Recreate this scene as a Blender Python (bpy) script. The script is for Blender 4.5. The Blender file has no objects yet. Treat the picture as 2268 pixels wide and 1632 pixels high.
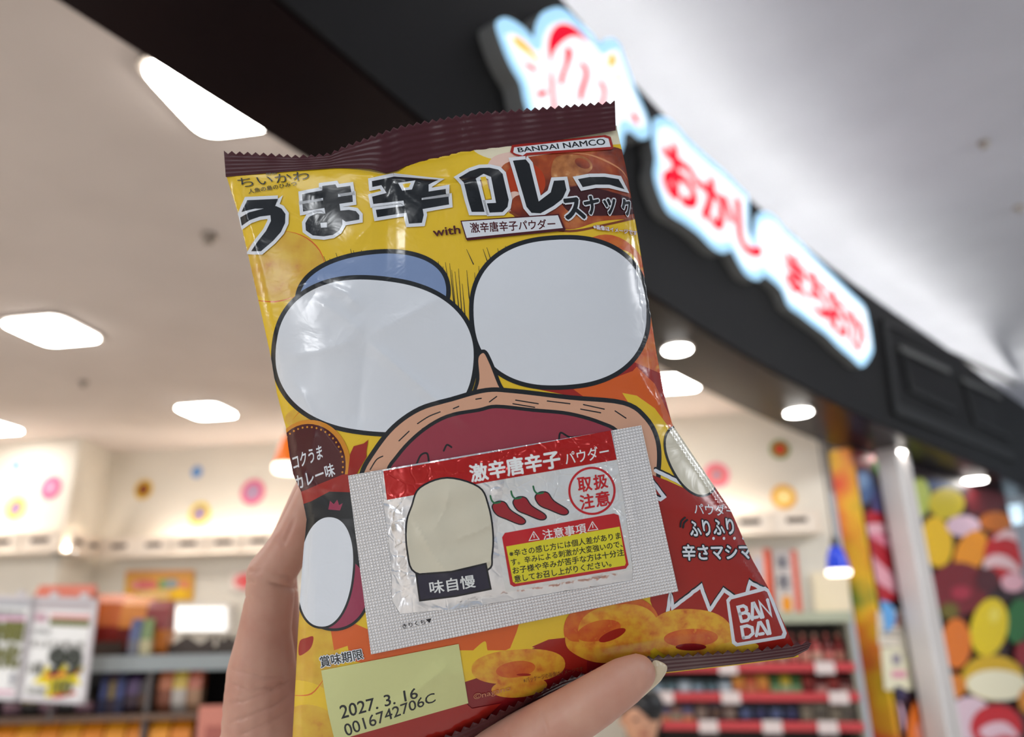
import bpy, bmesh, math, random
import numpy as np
from mathutils import Vector, Matrix
from mathutils.geometry import tessellate_polygon

# ------------------------------------------------------------------ camera, world, big lights
SC = bpy.context.scene
COL = SC.collection
FPX = 1650.0; CX, CY = 1134.0, 816.0
PITCH = math.radians(19.0); ROLL = math.radians(-0.9)
vF = np.array([0, math.cos(PITCH), math.sin(PITCH)])
_U = np.array([0, -math.sin(PITCH), math.cos(PITCH)]); _R = np.array([1.0, 0, 0])
vR = _R*math.cos(ROLL)+_U*math.sin(ROLL); vU = _U*math.cos(ROLL)-_R*math.sin(ROLL)

cam_d = bpy.data.cameras.new('camera'); cam = bpy.data.objects.new('camera', cam_d); COL.objects.link(cam)
cam_d.sensor_width = 36.0; cam_d.lens = FPX/2268*36.0
cam_d.clip_start = 0.01; cam_d.clip_end = 200
cam.matrix_world = Matrix(((vR[0], vU[0], -vF[0], 0), (vR[1], vU[1], -vF[1], 0), (vR[2], vU[2], -vF[2], 0), (0, 0, 0, 1)))
cam_d.dof.use_dof = True; cam_d.dof.focus_distance = 0.296; cam_d.dof.aperture_fstop = cam_d.lens/4.3
SC.camera = cam
SC.view_settings.view_transform = 'Standard'; SC.view_settings.look = 'None'
SC.view_settings.gamma = 1; SC.view_settings.exposure = 0.0; SC.view_settings.use_curve_mapping = False
SC.cycles.use_denoising = True
SC.cycles.max_bounces = 7; SC.cycles.diffuse_bounces = 4; SC.cycles.glossy_bounces = 4
SC.cycles.sample_clamp_indirect = 6.0; SC.cycles.blur_glossy = 0.5

world = bpy.data.worlds.new('mall_hall'); SC.world = world; world.use_nodes = True
bg = world.node_tree.nodes['Background']
bg.inputs[0].default_value = (0.80, 0.87, 1.0, 1); bg.inputs[1].default_value = 0.45

def area(name, loc, target, size, power, color=(1, 1, 1), sy=None):
    d = bpy.data.lights.new(name, 'AREA'); d.energy = power; d.color = color; d.shape = 'RECTANGLE' if sy else 'DISK'
    d.size = size
    if sy: d.size_y = sy
    o = bpy.data.objects.new(name, d); COL.objects.link(o); o.location = loc
    v = Vector(target)-Vector(loc); o.rotation_euler = v.to_track_quat('-Z', 'Y').to_euler(); return o
# unseen lights added around the hall to light the bag and give it glints
area('unseen_hall_light', (-2.6, -5.0, 2.25), (-1.2, -1, -.5), 0.24, 34, (.95, .98, 1.0))
area('unseen_hall_light', (-1.2, -1.6, 2.3), (-0.9, 0, -1), 1.0, 10, (.95, .98, 1.0))
area('unseen_hall_light', (1.8, -1.9, 2.3), (1.2, -0.4, -1), 1.2, 26, (.95, .98, 1.0))
area('unseen_hall_light', (-6.2, -3.6, -.25), (0, 0, 0), 0.5, 60, (.97, .98, 1.0), 1.2)  # level with the eye, stands in for a lit shop window
area('unseen_hall_light', (6.8, -1.4, 1.3), (0, 0, 0), 0.5, 40, (.97, .98, 1.0), 1.0)  # added for glints along the side edges of the bag
area('unseen_hall_light', (4.6, 2.2, 2.3), (4.0, 5.2, -.4), 0.8, 130, (.95, .98, 1.0))  # added fill aimed at the candy mural to brighten it

# unseen fill lights added left of view to brighten price signs and shop ceiling
area('shop_fill_light', (-3.6, 1.4, 1.38), (-3.4, 1.9, -1.4), 0.35, 32, (1, .98, .97))
area('shop_fill_light', (-1.9, -.1, 1.38), (-1.9, .2, -1.4), 0.35, 30, (1, .98, .97))
area('shop_fill_light', (-4.6, 3.6, 1.38), (-4.4, 3.8, -1.4), 0.35, 24, (1, .98, .97))

# ------------------------------------------------------------------ helpers
def ray(x, y): return vF+vR*((x-CX)/FPX)+vU*((CY-y)/FPX)
def at_z(x, y, z): r = ray(x, y); return r*(z/r[2])
def at_plane(x, y, p0, n):
    r = ray(x, y); n = np.asarray(n, float); return r*(np.dot(p0, n)/np.dot(r, n))
def at_d(x, y, d): return ray(x, y)*d
def s2l(c):
    c = np.asarray(c, float)/255.0
    return np.where(c <= .04045, c/12.92, ((c+.055)/1.055)**2.4)
def C(r, g, b, k=1.0):
    v = np.clip(s2l((r, g, b))*k, 0, 1); return (float(v[0]), float(v[1]), float(v[2]), 1.0)
def tag(o, label=None, cat=None, group=None, kind=None):
    if label: o['label'] = label
    if cat: o['category'] = cat
    if group: o['group'] = group
    if kind: o['kind'] = kind
    return o
def empty(name, loc, label, cat, group=None):
    o = bpy.data.objects.new(name, None); COL.objects.link(o); o.location = [float(v) for v in loc]
    o.empty_display_size = .05
    return tag(o, label, cat, group)
MATS = {}
def mat(name, color, rough=.5, metal=0.0, spec=.5, coat=0.0, emit=None, strength=0.0, sss=0.0):
    if name in MATS: return MATS[name]
    m = bpy.data.materials.new(name); m.use_nodes = True; b = m.node_tree.nodes['Principled BSDF']
    b.inputs['Base Color'].default_value = color; b.inputs['Roughness'].default_value = rough
    b.inputs['Metallic'].default_value = metal; b.inputs['Specular IOR Level'].default_value = spec
    b.inputs['Coat Weight'].default_value = coat; b.inputs['Coat Roughness'].default_value = .06
    if emit is not None:
        b.inputs['Emission Color'].default_value = emit; b.inputs['Emission Strength'].default_value = strength
    MATS[name] = m; return m
def noisy(name, c1, c2, scale=20, detail=4, rough=.5, coord='Object', lo=.35, hi=.65, bump=0.0, c3=None, stretch=None, **k):
    """procedural two or three tone mottled material"""
    if name in MATS: return MATS[name]
    m = mat(name, c1, rough, **k); nt = m.node_tree; b = nt.nodes['Principled BSDF']
    tc = nt.nodes.new('ShaderNodeTexCoord'); n = nt.nodes.new('ShaderNodeTexNoise'); r = nt.nodes.new('ShaderNodeValToRGB')
    n.inputs['Scale'].default_value = scale; n.inputs['Detail'].default_value = detail
    r.color_ramp.elements[0].position = lo; r.color_ramp.elements[0].color = c1
    r.color_ramp.elements[1].position = hi; r.color_ramp.elements[1].color = c2
    if c3 is not None:
        e = r.color_ramp.elements.new(min(.98, hi+.12)); e.color = c3
    src = tc.outputs[coord]
    if stretch:
        mp = nt.nodes.new('ShaderNodeMapping'); mp.inputs['Scale'].default_value = stretch
        nt.links.new(src, mp.inputs['Vector']); src = mp.outputs[0]
    nt.links.new(src, n.inputs['Vector']); nt.links.new(n.outputs['Fac'], r.inputs[0]); nt.links.new(r.outputs[0], b.inputs['Base Color'])
    if bump:
        bp = nt.nodes.new('ShaderNodeBump'); bp.inputs['Strength'].default_value = bump; bp.inputs['Distance'].default_value = .002
        nt.links.new(n.outputs['Fac'], bp.inputs['Height']); nt.links.new(bp.outputs[0], b.inputs['Normal'])
    return m
def link(name, me, parent=None):
    o = bpy.data.objects.new(name, me); COL.objects.link(o)
    if parent is not None:
        o.parent = parent; o.matrix_parent_inverse = Matrix.Translation(parent.location).inverted() @ Matrix.Identity(4)
        if parent.parent is not None or any(parent.rotation_euler):
            bpy.context.view_layer.update(); o.matrix_parent_inverse = parent.matrix_world.inverted()
    return o
class MB:
    """collects world-space faces; build() links them as one mesh object whose origin is at its base"""
    def __init__(s): s.v = []; s.f = []; s.m = []; s.mats = []
    def mi(s, m):
        if m not in s.mats: s.mats.append(m)
        return s.mats.index(m)
    def add(s, vs, fs, m):
        b = len(s.v); s.v += [tuple(float(c) for c in p) for p in vs]; i = s.mi(m)
        for f in fs: s.f.append([b+k for k in f]); s.m.append(i)
        return s
    def box(s, c, x, y, z, m):
        """box: centre c, half-axis vectors x, y, z"""
        c, x, y, z = [np.asarray(a, float) for a in (c, x, y, z)]
        vs = [c+i*x+j*y+k*z for k in (-1, 1) for j in (-1, 1) for i in (-1, 1)]
        return s.add(vs, [(0, 2, 3, 1), (4, 5, 7, 6), (0, 1, 5, 4), (2, 6, 7, 3), (0, 4, 6, 2), (1, 3, 7, 5)], m)
    def aabox(s, x0, x1, y0, y1, z0, z1, m):
        return s.box(((x0+x1)/2, (y0+y1)/2, (z0+z1)/2), ((x1-x0)/2, 0, 0), (0, (y1-y0)/2, 0), (0, 0, (z1-z0)/2), m)
    def lathe(s, c, prof, m, n=32, ax=None):
        """rings (radius, height) about c along z"""
        c = np.asarray(c, float); vs = []; fs = []
        for (r, h) in prof:
            for k in range(n):
                a = 2*math.pi*k/n; vs.append(c+np.array([r*math.cos(a), r*math.sin(a), h]))
        for i in range(len(prof)-1):
            for k in range(n): fs.append((i*n+k, i*n+(k+1) % n, (i+1)*n+(k+1) % n, (i+1)*n+k))
        fs.append(tuple(range(n))[::-1]); fs.append(tuple((len(prof)-1)*n+k for k in range(n)))
        return s.add(vs, fs, m)
    def tube(s, pts, r, m, n=8):
        pts = [np.asarray(p, float) for p in pts]; vs = []; fs = []
        for i, p in enumerate(pts):
            t = pts[min(i+1, len(pts)-1)]-pts[max(i-1, 0)]; t = t/np.linalg.norm(t)
            u = np.cross(t, (0, 0, 1.0)); u = np.array([1., 0, 0]) if np.linalg.norm(u) < 1e-3 else u/np.linalg.norm(u); w = np.cross(t, u)
            for k in range(n):
                a = 2*math.pi*k/n; vs.append(p+r*(math.cos(a)*u+math.sin(a)*w))
        for i in range(len(pts)-1):
            for k in range(n): fs.append((i*n+k, i*n+(k+1) % n, (i+1)*n+(k+1) % n, (i+1)*n+k))
        fs.append(tuple(range(n))[::-1]); fs.append(tuple((len(pts)-1)*n+k for k in range(n)))
        return s.add(vs, fs, m)
    def prism(s, pts, ext, m, mside=None):
        """flat 3D polygon extruded by vector ext; front is pts"""
        pts = [np.asarray(p, float) for p in pts]; n = len(pts); e = np.asarray(ext, float)
        tr = tessellate_polygon([[Vector(p) for p in pts]])
        s.add(pts, [tuple(t) for t in tr], m)
        s.add([p+e for p in pts], [tuple(t)[::-1] for t in tr], mside or m)
        s.add(pts+[p+e for p in pts], [(i, (i+1) % n, n+(i+1) % n, n+i) for i in range(n)], mside or m)
        return s
    def build(s, name, parent=None, smooth=False, bevel=0.0):
        v = np.array(s.v); o0 = np.array([(v[:, 0].min()+v[:, 0].max())/2, (v[:, 1].min()+v[:, 1].max())/2, v[:, 2].min()])
        me = bpy.data.meshes.new(name); me.from_pydata([tuple(p) for p in (v-o0)], [], s.f)
        for m in s.mats: me.materials.append(m)
        me.polygons.foreach_set('material_index', s.m)
        if smooth: me.polygons.foreach_set('use_smooth', [True]*len(me.polygons))
        me.validate(); 
        bm = bmesh.new(); bm.from_mesh(me); bmesh.ops.recalc_face_normals(bm, faces=bm.faces); bm.to_mesh(me); bm.free()
        o = bpy.data.objects.new(name, me); COL.objects.link(o); 
        if parent is not None:
            o.parent = parent; bpy.context.view_layer.update()
            o.matrix_parent_inverse = parent.matrix_world.inverted()
        o.location = o0
        if bevel:
            bv = o.modifiers.new('bevel', 'BEVEL'); bv.width = bevel; bv.segments = 2; bv.limit_method = 'ANGLE'
        return o
def struct(o): o['kind'] = 'structure'; return o

# ---- 2D shapes (in any plane) as triangle soups
def tess(outer, holes=()):
    loops = [[Vector((p[0], p[1], 0)) for p in outer]]+[[Vector((p[0], p[1], 0)) for p in h] for h in holes]
    flat = [p for l in loops for p in l]
    tr = tessellate_polygon(loops)
    return np.array([[[flat[i].x, flat[i].y] for i in t] for t in tr]).reshape(-1, 3, 2)
def smooth_pts(pts, closed=False, n=6):
    P = [np.asarray(p, float) for p in pts]; N = len(P); out = []
    rng = range(N) if closed else range(N-1)
    for i in rng:
        if closed: a, b, c, d = P[i-1], P[i], P[(i+1) % N], P[(i+2) % N]
        else: a, b, c, d = P[max(i-1, 0)], P[i], P[i+1], P[min(i+2, N-1)]
        for k in range(n):
            t = k/n; out.append(.5*((2*b)+(-a+c)*t+(2*a-5*b+4*c-d)*t*t+(-a+3*b-3*c+d)*t**3))
    if not closed: out.append(P[-1])
    return out
def stroke_tris(pts, w, closed=False, taper=None):
    """round-joined stroke; no overlaps between neighbouring quads (mitred)"""
    P = [np.asarray(p, float) for p in pts]
    if closed: P = P+[P[0], P[1]]
    n = len(P); L = []; Rr = []
    for i in range(n):
        a = P[i]-P[i-1] if i > 0 else P[1]-P[0]; b = P[i+1]-P[i] if i < n-1 else P[-1]-P[-2]
        a = a/(np.linalg.norm(a)+1e-9); b = b/(np.linalg.norm(b)+1e-9)
        t = a+b; ln = np.linalg.norm(t); t = t/ln if ln > 1e-6 else a
        nn = np.array([-t[1], t[0]]); k = 1/max(.55, abs(np.dot(nn, [-a[1], a[0]])))
        ww = w/2*k
        if taper is not None: ww *= np.interp(i/(n-1), np.linspace(0, 1, len(taper)), taper)
        L.append(P[i]+nn*ww); Rr.append(P[i]-nn*ww)
    T = []
    rng = range(1 if closed else 0, n-1)
    for i in rng:
        T.append([L[i], Rr[i], Rr[i+1]]); T.append([L[i], Rr[i+1], L[i+1]])
    if not closed and taper is None:
        for e, q in ((0, 1), (n-1, n-2)):
            d = P[e]-P[q]; d = d/(np.linalg.norm(d)+1e-9); a0 = math.atan2(d[1], d[0])
            arc = [P[e]+w/2*np.array([math.cos(a0+math.pi*(k/6-.5)), math.sin(a0+math.pi*(k/6-.5))]) for k in range(7)]
            for k in range(6): T.append([P[e], arc[k], arc[k+1]])
    return np.array(T)
def ell(cx, cy, rx, ry, rot=0, n=40, p=2.0):
    o = []; r = math.radians(rot)
    for k in range(n):
        a = 2*math.pi*k/n; c, s = math.cos(a), math.sin(a)
        x = rx*math.copysign(abs(c)**(2/p), c); y = ry*math.copysign(abs(s)**(2/p), s)
        o.append((cx+x*math.cos(r)-y*math.sin(r), cy+x*math.sin(r)+y*math.cos(r)))
    return o
_tc = {}
def text_tris(s, offset=0.0, res=3):
    key = (s, offset, res)
    if key in _tc: return _tc[key]
    cu = bpy.data.curves.new('t', 'FONT'); cu.body = s; cu.dimensions = '2D'; cu.fill_mode = 'BOTH'; cu.offset = offset; cu.resolution_u = res
    ob = bpy.data.objects.new('t', cu); COL.objects.link(ob); bpy.context.view_layer.update()
    me = ob.evaluated_get(bpy.context.evaluated_depsgraph_get()).to_mesh()
    me.calc_loop_triangles(); n = len(me.loop_triangles)
    idx = np.zeros(n*3, dtype=np.int32); me.loop_triangles.foreach_get('vertices', idx)
    co = np.zeros(len(me.vertices)*3); me.vertices.foreach_get('co', co); co = co.reshape(-1, 3)[:, :2]
    T = co[idx].reshape(-1, 3, 2); ob.evaluated_get(bpy.context.evaluated_depsgraph_get()).to_mesh_clear()
    bpy.data.objects.remove(ob); bpy.data.curves.remove(cu)
    _tc[key] = T; return T
def text_quad(s, TL, TR, BR, BL, offset=0.0):
    """glyph run mapped into a quad; offset > 0 emboldens by laying shifted copies"""
    T = text_tris(s, 0.0); x0, y0 = T.reshape(-1, 2).min(0); x1, y1 = T.reshape(-1, 2).max(0)
    TL, TR, BR, BL = [np.asarray(p, float) for p in (TL, TR, BR, BL)]
    out = []; n = 1 if offset <= .004 else (5 if offset < .04 else 10)
    for k in range(n):
        dx, dy = (0, 0) if k == 0 else (offset*math.cos(2*math.pi*k/(n-1)+.4), offset*math.sin(2*math.pi*k/(n-1)+.4))
        u = ((T[..., 0]+dx-x0)/max(x1-x0, .05))[..., None]; v = ((y1-T[..., 1]-dy)/max(y1-y0, .05))[..., None]
        out.append((TL*(1-u)+TR*u)*(1-v)+(BL*(1-u)+BR*u)*v)
    return out

def _split(T, val, k):
    """split triangles T (n,3,D) at value k of per-vertex val (n,3) -> pieces"""
    o = np.argsort(val, axis=1); T = np.take_along_axis(T, o[..., None], 1); v = np.take_along_axis(val, o, 1)
    k = np.broadcast_to(k, (len(T),))
    t = ((k-v[:, 0])/(v[:, 2]-v[:, 0]))[:, None]; P = T[:, 0]+(T[:, 2]-T[:, 0])*t
    hi = v[:, 1] < k
    A = T[hi]; Ph = P[hi]; q = ((k[hi]-v[hi, 1])/(v[hi, 2]-v[hi, 1]))[:, None]; Q = A[:, 1]+(A[:, 2]-A[:, 1])*q
    lo1 = np.concatenate([np.stack([A[:, 0], A[:, 1], Q], 1), np.stack([A[:, 0], Q, Ph], 1)]); up1 = np.stack([Ph, Q, A[:, 2]], 1)
    B = T[~hi]; Pl = P[~hi]; q = ((k[~hi]-v[~hi, 0])/np.maximum(v[~hi, 1]-v[~hi, 0], 1e-12))[:, None]; Q = B[:, 0]+(B[:, 1]-B[:, 0])*q
    lo2 = np.stack([B[:, 0], Q, Pl], 1); up2 = np.concatenate([np.stack([Q, B[:, 1], B[:, 2]], 1), np.stack([Q, B[:, 2], Pl], 1)])
    return np.concatenate([lo1, lo2]), np.concatenate([up1, up2])
def _area(T):
    a = T[:, 1, :2]-T[:, 0, :2]; b = T[:, 2, :2]-T[:, 0, :2]; return .5*(a[:, 0]*b[:, 1]-a[:, 1]*b[:, 0])
def grid_split(T, s):
    for (a, b) in ((1, 0), (0, 1), (1, 1)):
        done = []
        while len(T):
            val = (T[..., 0]*a+T[..., 1]*b)/s; lo = np.ceil(val.min(1)+1e-4); hi = np.floor(val.max(1)-1e-4)
            m = lo <= hi; done.append(T[~m]); T = T[m]
            if not len(T): break
            k = np.clip(np.round((val[m].min(1)+val[m].max(1))/2), lo[m], hi[m])
            x, y = _split(T, val[m], k); T = np.concatenate([x, y])
        T = np.concatenate(done); T = T[np.abs(_area(T)) > 3e-6*s*s]
    return T
def clip_pos(T, g):
    val = g(T[..., 0], T[..., 1]); allp = (val >= 0).all(1); alln = (val <= 0).all(1); m = ~(allp | alln)
    out = [T[allp]]
    if m.any():
        lo, up = _split(T[m], val[m], 0.0); out.append(up)
    T = np.concatenate(out); return T[np.abs(_area(T)) > 1e-4]

class Film:
    """printed film: print shapes given in flat print coordinates are laid on the film's lattice, ink layer over ink layer"""
    def __init__(s, hfun, clips, step=6.0, box=(440, 180, 1880, 1840), layer=1.4e-6):
        s.s = step; s.x0, s.y0 = box[0]//step*step, box[1]//step*step
        nx = int((box[2]-s.x0)/step)+2; ny = int((box[3]-s.y0)/step)+2
        X, Y = np.meshgrid(s.x0+np.arange(nx)*step, s.y0+np.arange(ny)*step, indexing='ij'); s.nx, s.ny = nx, ny
        def pos(X, Y):
            d = D0-hfun(X, Y); return (vF[None, None]+vR*((X-CX)/FPX)[..., None]+vU*((CY-Y)/FPX)[..., None])*d[..., None]
        s.P = pos(X, Y); e = 1.5
        tx = pos(X+e, Y)-pos(X-e, Y); ty = pos(X, Y+e)-pos(X, Y-e); n = np.cross(tx, ty)
        n /= np.linalg.norm(n, axis=-1, keepdims=True); sg = np.sign((n*-vF).sum(-1, keepdims=True)); s.N = n*np.where(sg == 0, 1, sg)
        s.clips = clips; s.items = []; s.k = 0; s.mats = []; s.layer = layer
    def put(s, m, T, clip=True, extra=None, merge=True):
        if m not in s.mats: s.mats.append(m)
        T = np.asarray(T, float).reshape(-1, 3, 2); T = T[np.abs(_area(T)) > 1e-3]
        T = grid_split(T, s.s)
        for g in (s.clips if clip else []): T = clip_pos(T, g)
        if extra is not None: T = clip_pos(T, extra)
        if not len(T): return s
        # whole lattice triangles that ended up in pieces are put back together
        c = T.mean(1)/s.s; i = np.floor(c[:, 0]); j = np.floor(c[:, 1]); hf = (c[:, 0]-i+c[:, 1]-j > 1)
        key = (i*4096+j)*2+hf; uk, inv = np.unique(key, return_inverse=True); inv = inv.reshape(-1); ar = np.bincount(inv, np.abs(_area(T)))
        full = (np.abs(ar-s.s*s.s/2) < 2e-3*s.s*s.s) & merge; keep = ~full[inv]
        fk = uk[full]; h2 = fk % 2; ij = (fk-h2)/2; ii = np.floor(ij/4096); jj = ij-ii*4096; o2 = np.stack([ii, jj], 1)*s.s; e = s.s
        A = np.where(h2[:, None] == 1, o2+[e, e], o2); Bq = np.where(h2[:, None] == 1, o2+[0, e], o2+[e, 0]); Cq = np.where(h2[:, None] == 1, o2+[e, 0], o2+[0, e])
        T = np.concatenate([T[keep], np.stack([A, Bq, Cq], 1)])
        neg = _area(T) > 0; T[neg] = T[neg][:, ::-1]
        s.items.append((T, s.k, s.mats.index(m))); s.k += 1; return s
    def fill(s, m, pts, holes=(), smooth=False, **k):
        if smooth: pts = smooth_pts(pts, True)
        return s.put(m, tess(pts, holes), **k)
    def line(s, m, pts, w, smooth=True, closed=False, taper=None, **k):
        if smooth: pts = smooth_pts(pts, closed, 5)
        return s.put(m, stroke_tris(pts, w, closed, taper), merge=False, **k)
    def text(s, m, st, TL, TR, BR, BL, off=0.0, out=None, outoff=.05, **k):
        for o, mm in (((off+outoff, out),) if out is not None else ())+((off, m),):
            for T in text_quad(st, TL, TR, BR, BL, o): s.put(mm, T, **k)
        return s
    def interp(s, A, x, y):
        fx = (x-s.x0)/s.s; fy = (y-s.y0)/s.s; i = np.clip(np.floor(fx+1e-9).astype(int), 0, s.nx-2); j = np.clip(np.floor(fy+1e-9).astype(int), 0, s.ny-2)
        u = (fx-i)[:, None]; v = (fy-j)[:, None]; a = A[i, j]; b = A[i+1, j]; c = A[i, j+1]; d = A[i+1, j+1]
        return np.where(u+v <= 1, a+u*(b-a)+v*(c-a), d+(1-u)*(c-d)+(1-v)*(b-d))
    def build(s, name, parent, flip=False):
        V = []; F = []; M = []; NN = []; UV = []; base = 0
        for T, k, mi in s.items:
            p = np.round(T.reshape(-1, 2), 4); q, inv = np.unique(p, axis=0, return_inverse=True); inv = inv.reshape(-1)
            P = s.interp(s.P, q[:, 0], q[:, 1]); N = s.interp(s.N, q[:, 0], q[:, 1])
            V.append(P+N*(k*s.layer)); NN.append(N/np.linalg.norm(N, axis=1, keepdims=True)); UV.append(q/1000.0)
            f = inv.reshape(-1, 3)+base
            if flip: f = f[:, ::-1]
            F.append(f); M.append(np.full(len(T), mi)); base += len(q)
        V = np.concatenate(V); F = np.concatenate(F); M = np.concatenate(M); NN = np.concatenate(NN); UV = np.concatenate(UV)
        good = (F[:, 0] != F[:, 1]) & (F[:, 1] != F[:, 2]) & (F[:, 0] != F[:, 2]); F = F[good]; M = M[good]
        o0 = np.array(parent.location) if parent is not None else V.mean(0)
        me = bpy.data.meshes.new(name); me.vertices.add(len(V)); me.vertices.foreach_set('co', (V-o0).ravel())
        me.loops.add(len(F)*3); me.polygons.add(len(F)); me.loops.foreach_set('vertex_index', F.ravel().astype(np.int32))
        me.polygons.foreach_set('loop_start', np.arange(0, len(F)*3, 3, dtype=np.int32))
        me.polygons.foreach_set('material_index', M.astype(np.int32)); 
        uv = me.uv_layers.new(name='uv'); uv.data.foreach_set('uv', UV[F.ravel()].ravel())
        for m in s.mats: me.materials.append(m)
        me.update(calc_edges=True); me.polygons.foreach_set('use_smooth', np.ones(len(F), dtype=bool))
        me.normals_split_custom_set_from_vertices([tuple(n) for n in (-NN if flip else NN)])
        o = bpy.data.objects.new(name, me); COL.objects.link(o)
        if parent is not None: o.parent = parent
        else: o.location = o0
        print(name, len(F)); return o
D0 = 0.31
# ------------------------------------------------------------------ the shop: big structure
ZS, ZT, ZC, ZF, ZM = 1.15, 2.10, 1.45, -1.45, 2.42      # soffit, fascia top, shop ceiling, floor, mall ceiling (eye at 0)
_out = np.array([at_z(x, y, ZS)[:2] for x, y in ((590, 0), (700, 77), (873, 210), (943, 262), (1450, 661), (1607, 761), (1668, 795), (1783, 864), (1897, 918), (2012, 967), (2127, 1013), (2268, 1085))])
_inn = np.array([at_z(x, y, ZS)[:2] for x, y in ((148, 0), (417, 170), (602, 299), (664, 340), (1465, 808), (1599, 879), (1783, 963), (1859, 990))])
po = np.polyfit(_out[:, 0], _out[:, 1], 3); pi_ = np.polyfit(_inn[:, 0], _inn[:, 1], 2)
def curve(p, x0, x1, n):
    xs = np.linspace(x0, x1, n); return [np.array([x, np.polyval(p, x)]) for x in xs]
OUT = curve(po, -.45, 4.4, 56); e1 = np.array([1, .98])*.1; OUT += [OUT[-1]+e1*k for k in range(1, 12)]; s0 = OUT[1]-OUT[0]; s0 /= np.linalg.norm(s0); OUT = [OUT[0]-s0*(2.2-.2*k) for k in range(11)]+OUT
INN = curve(pi_, -.85, 3.2, 50); s0 = INN[1]-INN[0]; s0 /= np.linalg.norm(s0); INN = [INN[0]-s0*(2.0-.2*k) for k in range(10)]+INN
e0 = INN[-1]-INN[-2]; e0 /= np.linalg.norm(e0); INN += [INN[-1]+e0*.3*k for k in range(1, 8)]
OUTA = np.array(OUT); OS = np.r_[0, np.cumsum(np.hypot(*np.diff(OUTA, axis=0).T))]
def fas(s, z, off=0.0):
    """point on the curved fascia: arc length s, height z, distance off in front"""
    s = np.clip(s, OS[0], OS[-1]-1e-6); i = min(int(np.searchsorted(OS, s, side='right'))-1, len(OUTA)-2)
    t = (s-OS[i])/(OS[i+1]-OS[i]); p = OUTA[i]*(1-t)+OUTA[i+1]*t
    a = OUTA[max(i-1, 0)]; b = OUTA[min(i+2, len(OUTA)-1)]; e0_, e1_ = OUTA[max(i-1, 0)], OUTA[min(i+1, len(OUTA)-1)]; f0_, f1_ = OUTA[i], OUTA[min(i+2, len(OUTA)-1)]
    d = (e1_-e0_)/np.linalg.norm(e1_-e0_)*(1-t)+(f1_-f0_)/np.linalg.norm(f1_-f0_)*t; d /= np.linalg.norm(d)
    n = np.array([d[1], -d[0]]); p = p+n*off; return np.array([p[0], p[1], z])
def fas_hit(x, y, off=0.0):
    r = ray(x, y); best = None
    prev = None
    for s in np.linspace(0, OS[-1]-.001, 400):
        p = fas(s, 0, off); c = p[0]*r[1]-p[1]*r[0]
        if prev is not None and (c > 0) != (prev[0] > 0) and p[:2] @ r[:2] > 0:
            t = prev[0]/(prev[0]-c); ss = prev[1]+(s-prev[1])*t; q = fas(ss, 0, off); return ss, r[2]*np.linalg.norm(q[:2])/np.linalg.norm(r[:2])
        prev = (c, s)
    return None
FASC = noisy('fascia_grey', C(17, 16, 17), C(21, 20, 20), 3, 2, .6, spec=.2)
SOFF = noisy('soffit_brown', C(18, 10, 13), C(26, 13, 14), 2, 3, .3, spec=.08)
CEILM = noisy('shop_ceiling_paint', C(204, 192, 184), C(210, 198, 190), 2, 2, .9)
WALLM = noisy('shop_wall_paint', C(222, 214, 200), C(226, 219, 206), 2, 2, .85)
MALLM = noisy('mall_ceiling_paint', C(184, 186, 194), C(190, 192, 200), 2, 2, .9)
def ribbon(name, A, zA, Bp, zB, m, thick=0.0):
    b = MB(); n = min(len(A), len(Bp))
    A = [A[int(round(i*(len(A)-1)/(n-1)))] for i in range(n)]; Bp = [Bp[int(round(i*(len(Bp)-1)/(n-1)))] for i in range(n)]
    vs = [(p[0], p[1], zA) for p in A]+[(p[0], p[1], zB) for p in Bp]; fs = [(i, i+1, n+i+1, n+i) for i in range(n-1)]
    b.add(vs, fs, m); o = b.build(name)
    if thick:
        md = o.modifiers.new('t', 'SOLIDIFY'); md.thickness = thick; md.offset = 0
    return struct(o)
ribbon('wall_front', OUT, ZS, OUT, ZT, FASC, .02)
ribbon('trim_1', OUT, ZS+.001, INN, ZS+.001, SOFF, .02)
ribbon('trim_2', INN, ZS, INN, ZC+.2, noisy('upstand_brown', C(44, 32, 30), C(52, 40, 36), 3), .02)
# shop ceiling bounded by the soffit, back walls, floor
dW = np.array([.983, -.186]); A0 = np.array([-3.43, 6.25]); Bk = lambda t: A0+dW*t
def strip_poly(name, pts, z, m, thick):
    b = MB(); b.prism([(p[0], p[1], z) for p in pts], (0, 0, thick), m); return struct(b.build(name))
INa = np.array(INN)
strip_poly('ceiling', [p for p in INN]+[(6.6, 9.0), (-7.5, 9.0), (-7.5, -.7)], ZC, CEILM, .05)
strip_poly('floor', [(-8, -7), (9, -7), (9, 10), (-8, 10)], ZF-.05, noisy('floor_tile', C(216, 212, 206), C(226, 222, 216), 4, 3, .35), .05)
def wall(name, a, b, z0, z1, m, th=.08):
    a, b = np.array(a, float), np.array(b, float); d = (b-a)/np.linalg.norm(b-a); n = np.array([-d[1], d[0]])
    k = MB(); k.box(((a+b)[0]/2+n[0]*th/2, (a+b)[1]/2+n[1]*th/2, (z0+z1)/2), (*((b-a)/2), 0), (*(n*th/2), 0), (0, 0, (z1-z0)/2), m); return struct(k.build(name))
wall('wall_back', A0, Bk(5.72), ZF, ZC, WALLM)
PC = np.array([-3.40, 5.70]); PL = PC-dW*2.2
wall('wall_back', PL, PC, ZF, ZC, WALLM); wall('wall_side', PC+.001, A0+np.array([.0, 0]), ZF, ZC, WALLM, .06)
wall('wall_left', (-7.4, -1.5), (-7.4, 7.2), ZF, ZC, WALLM)
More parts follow.
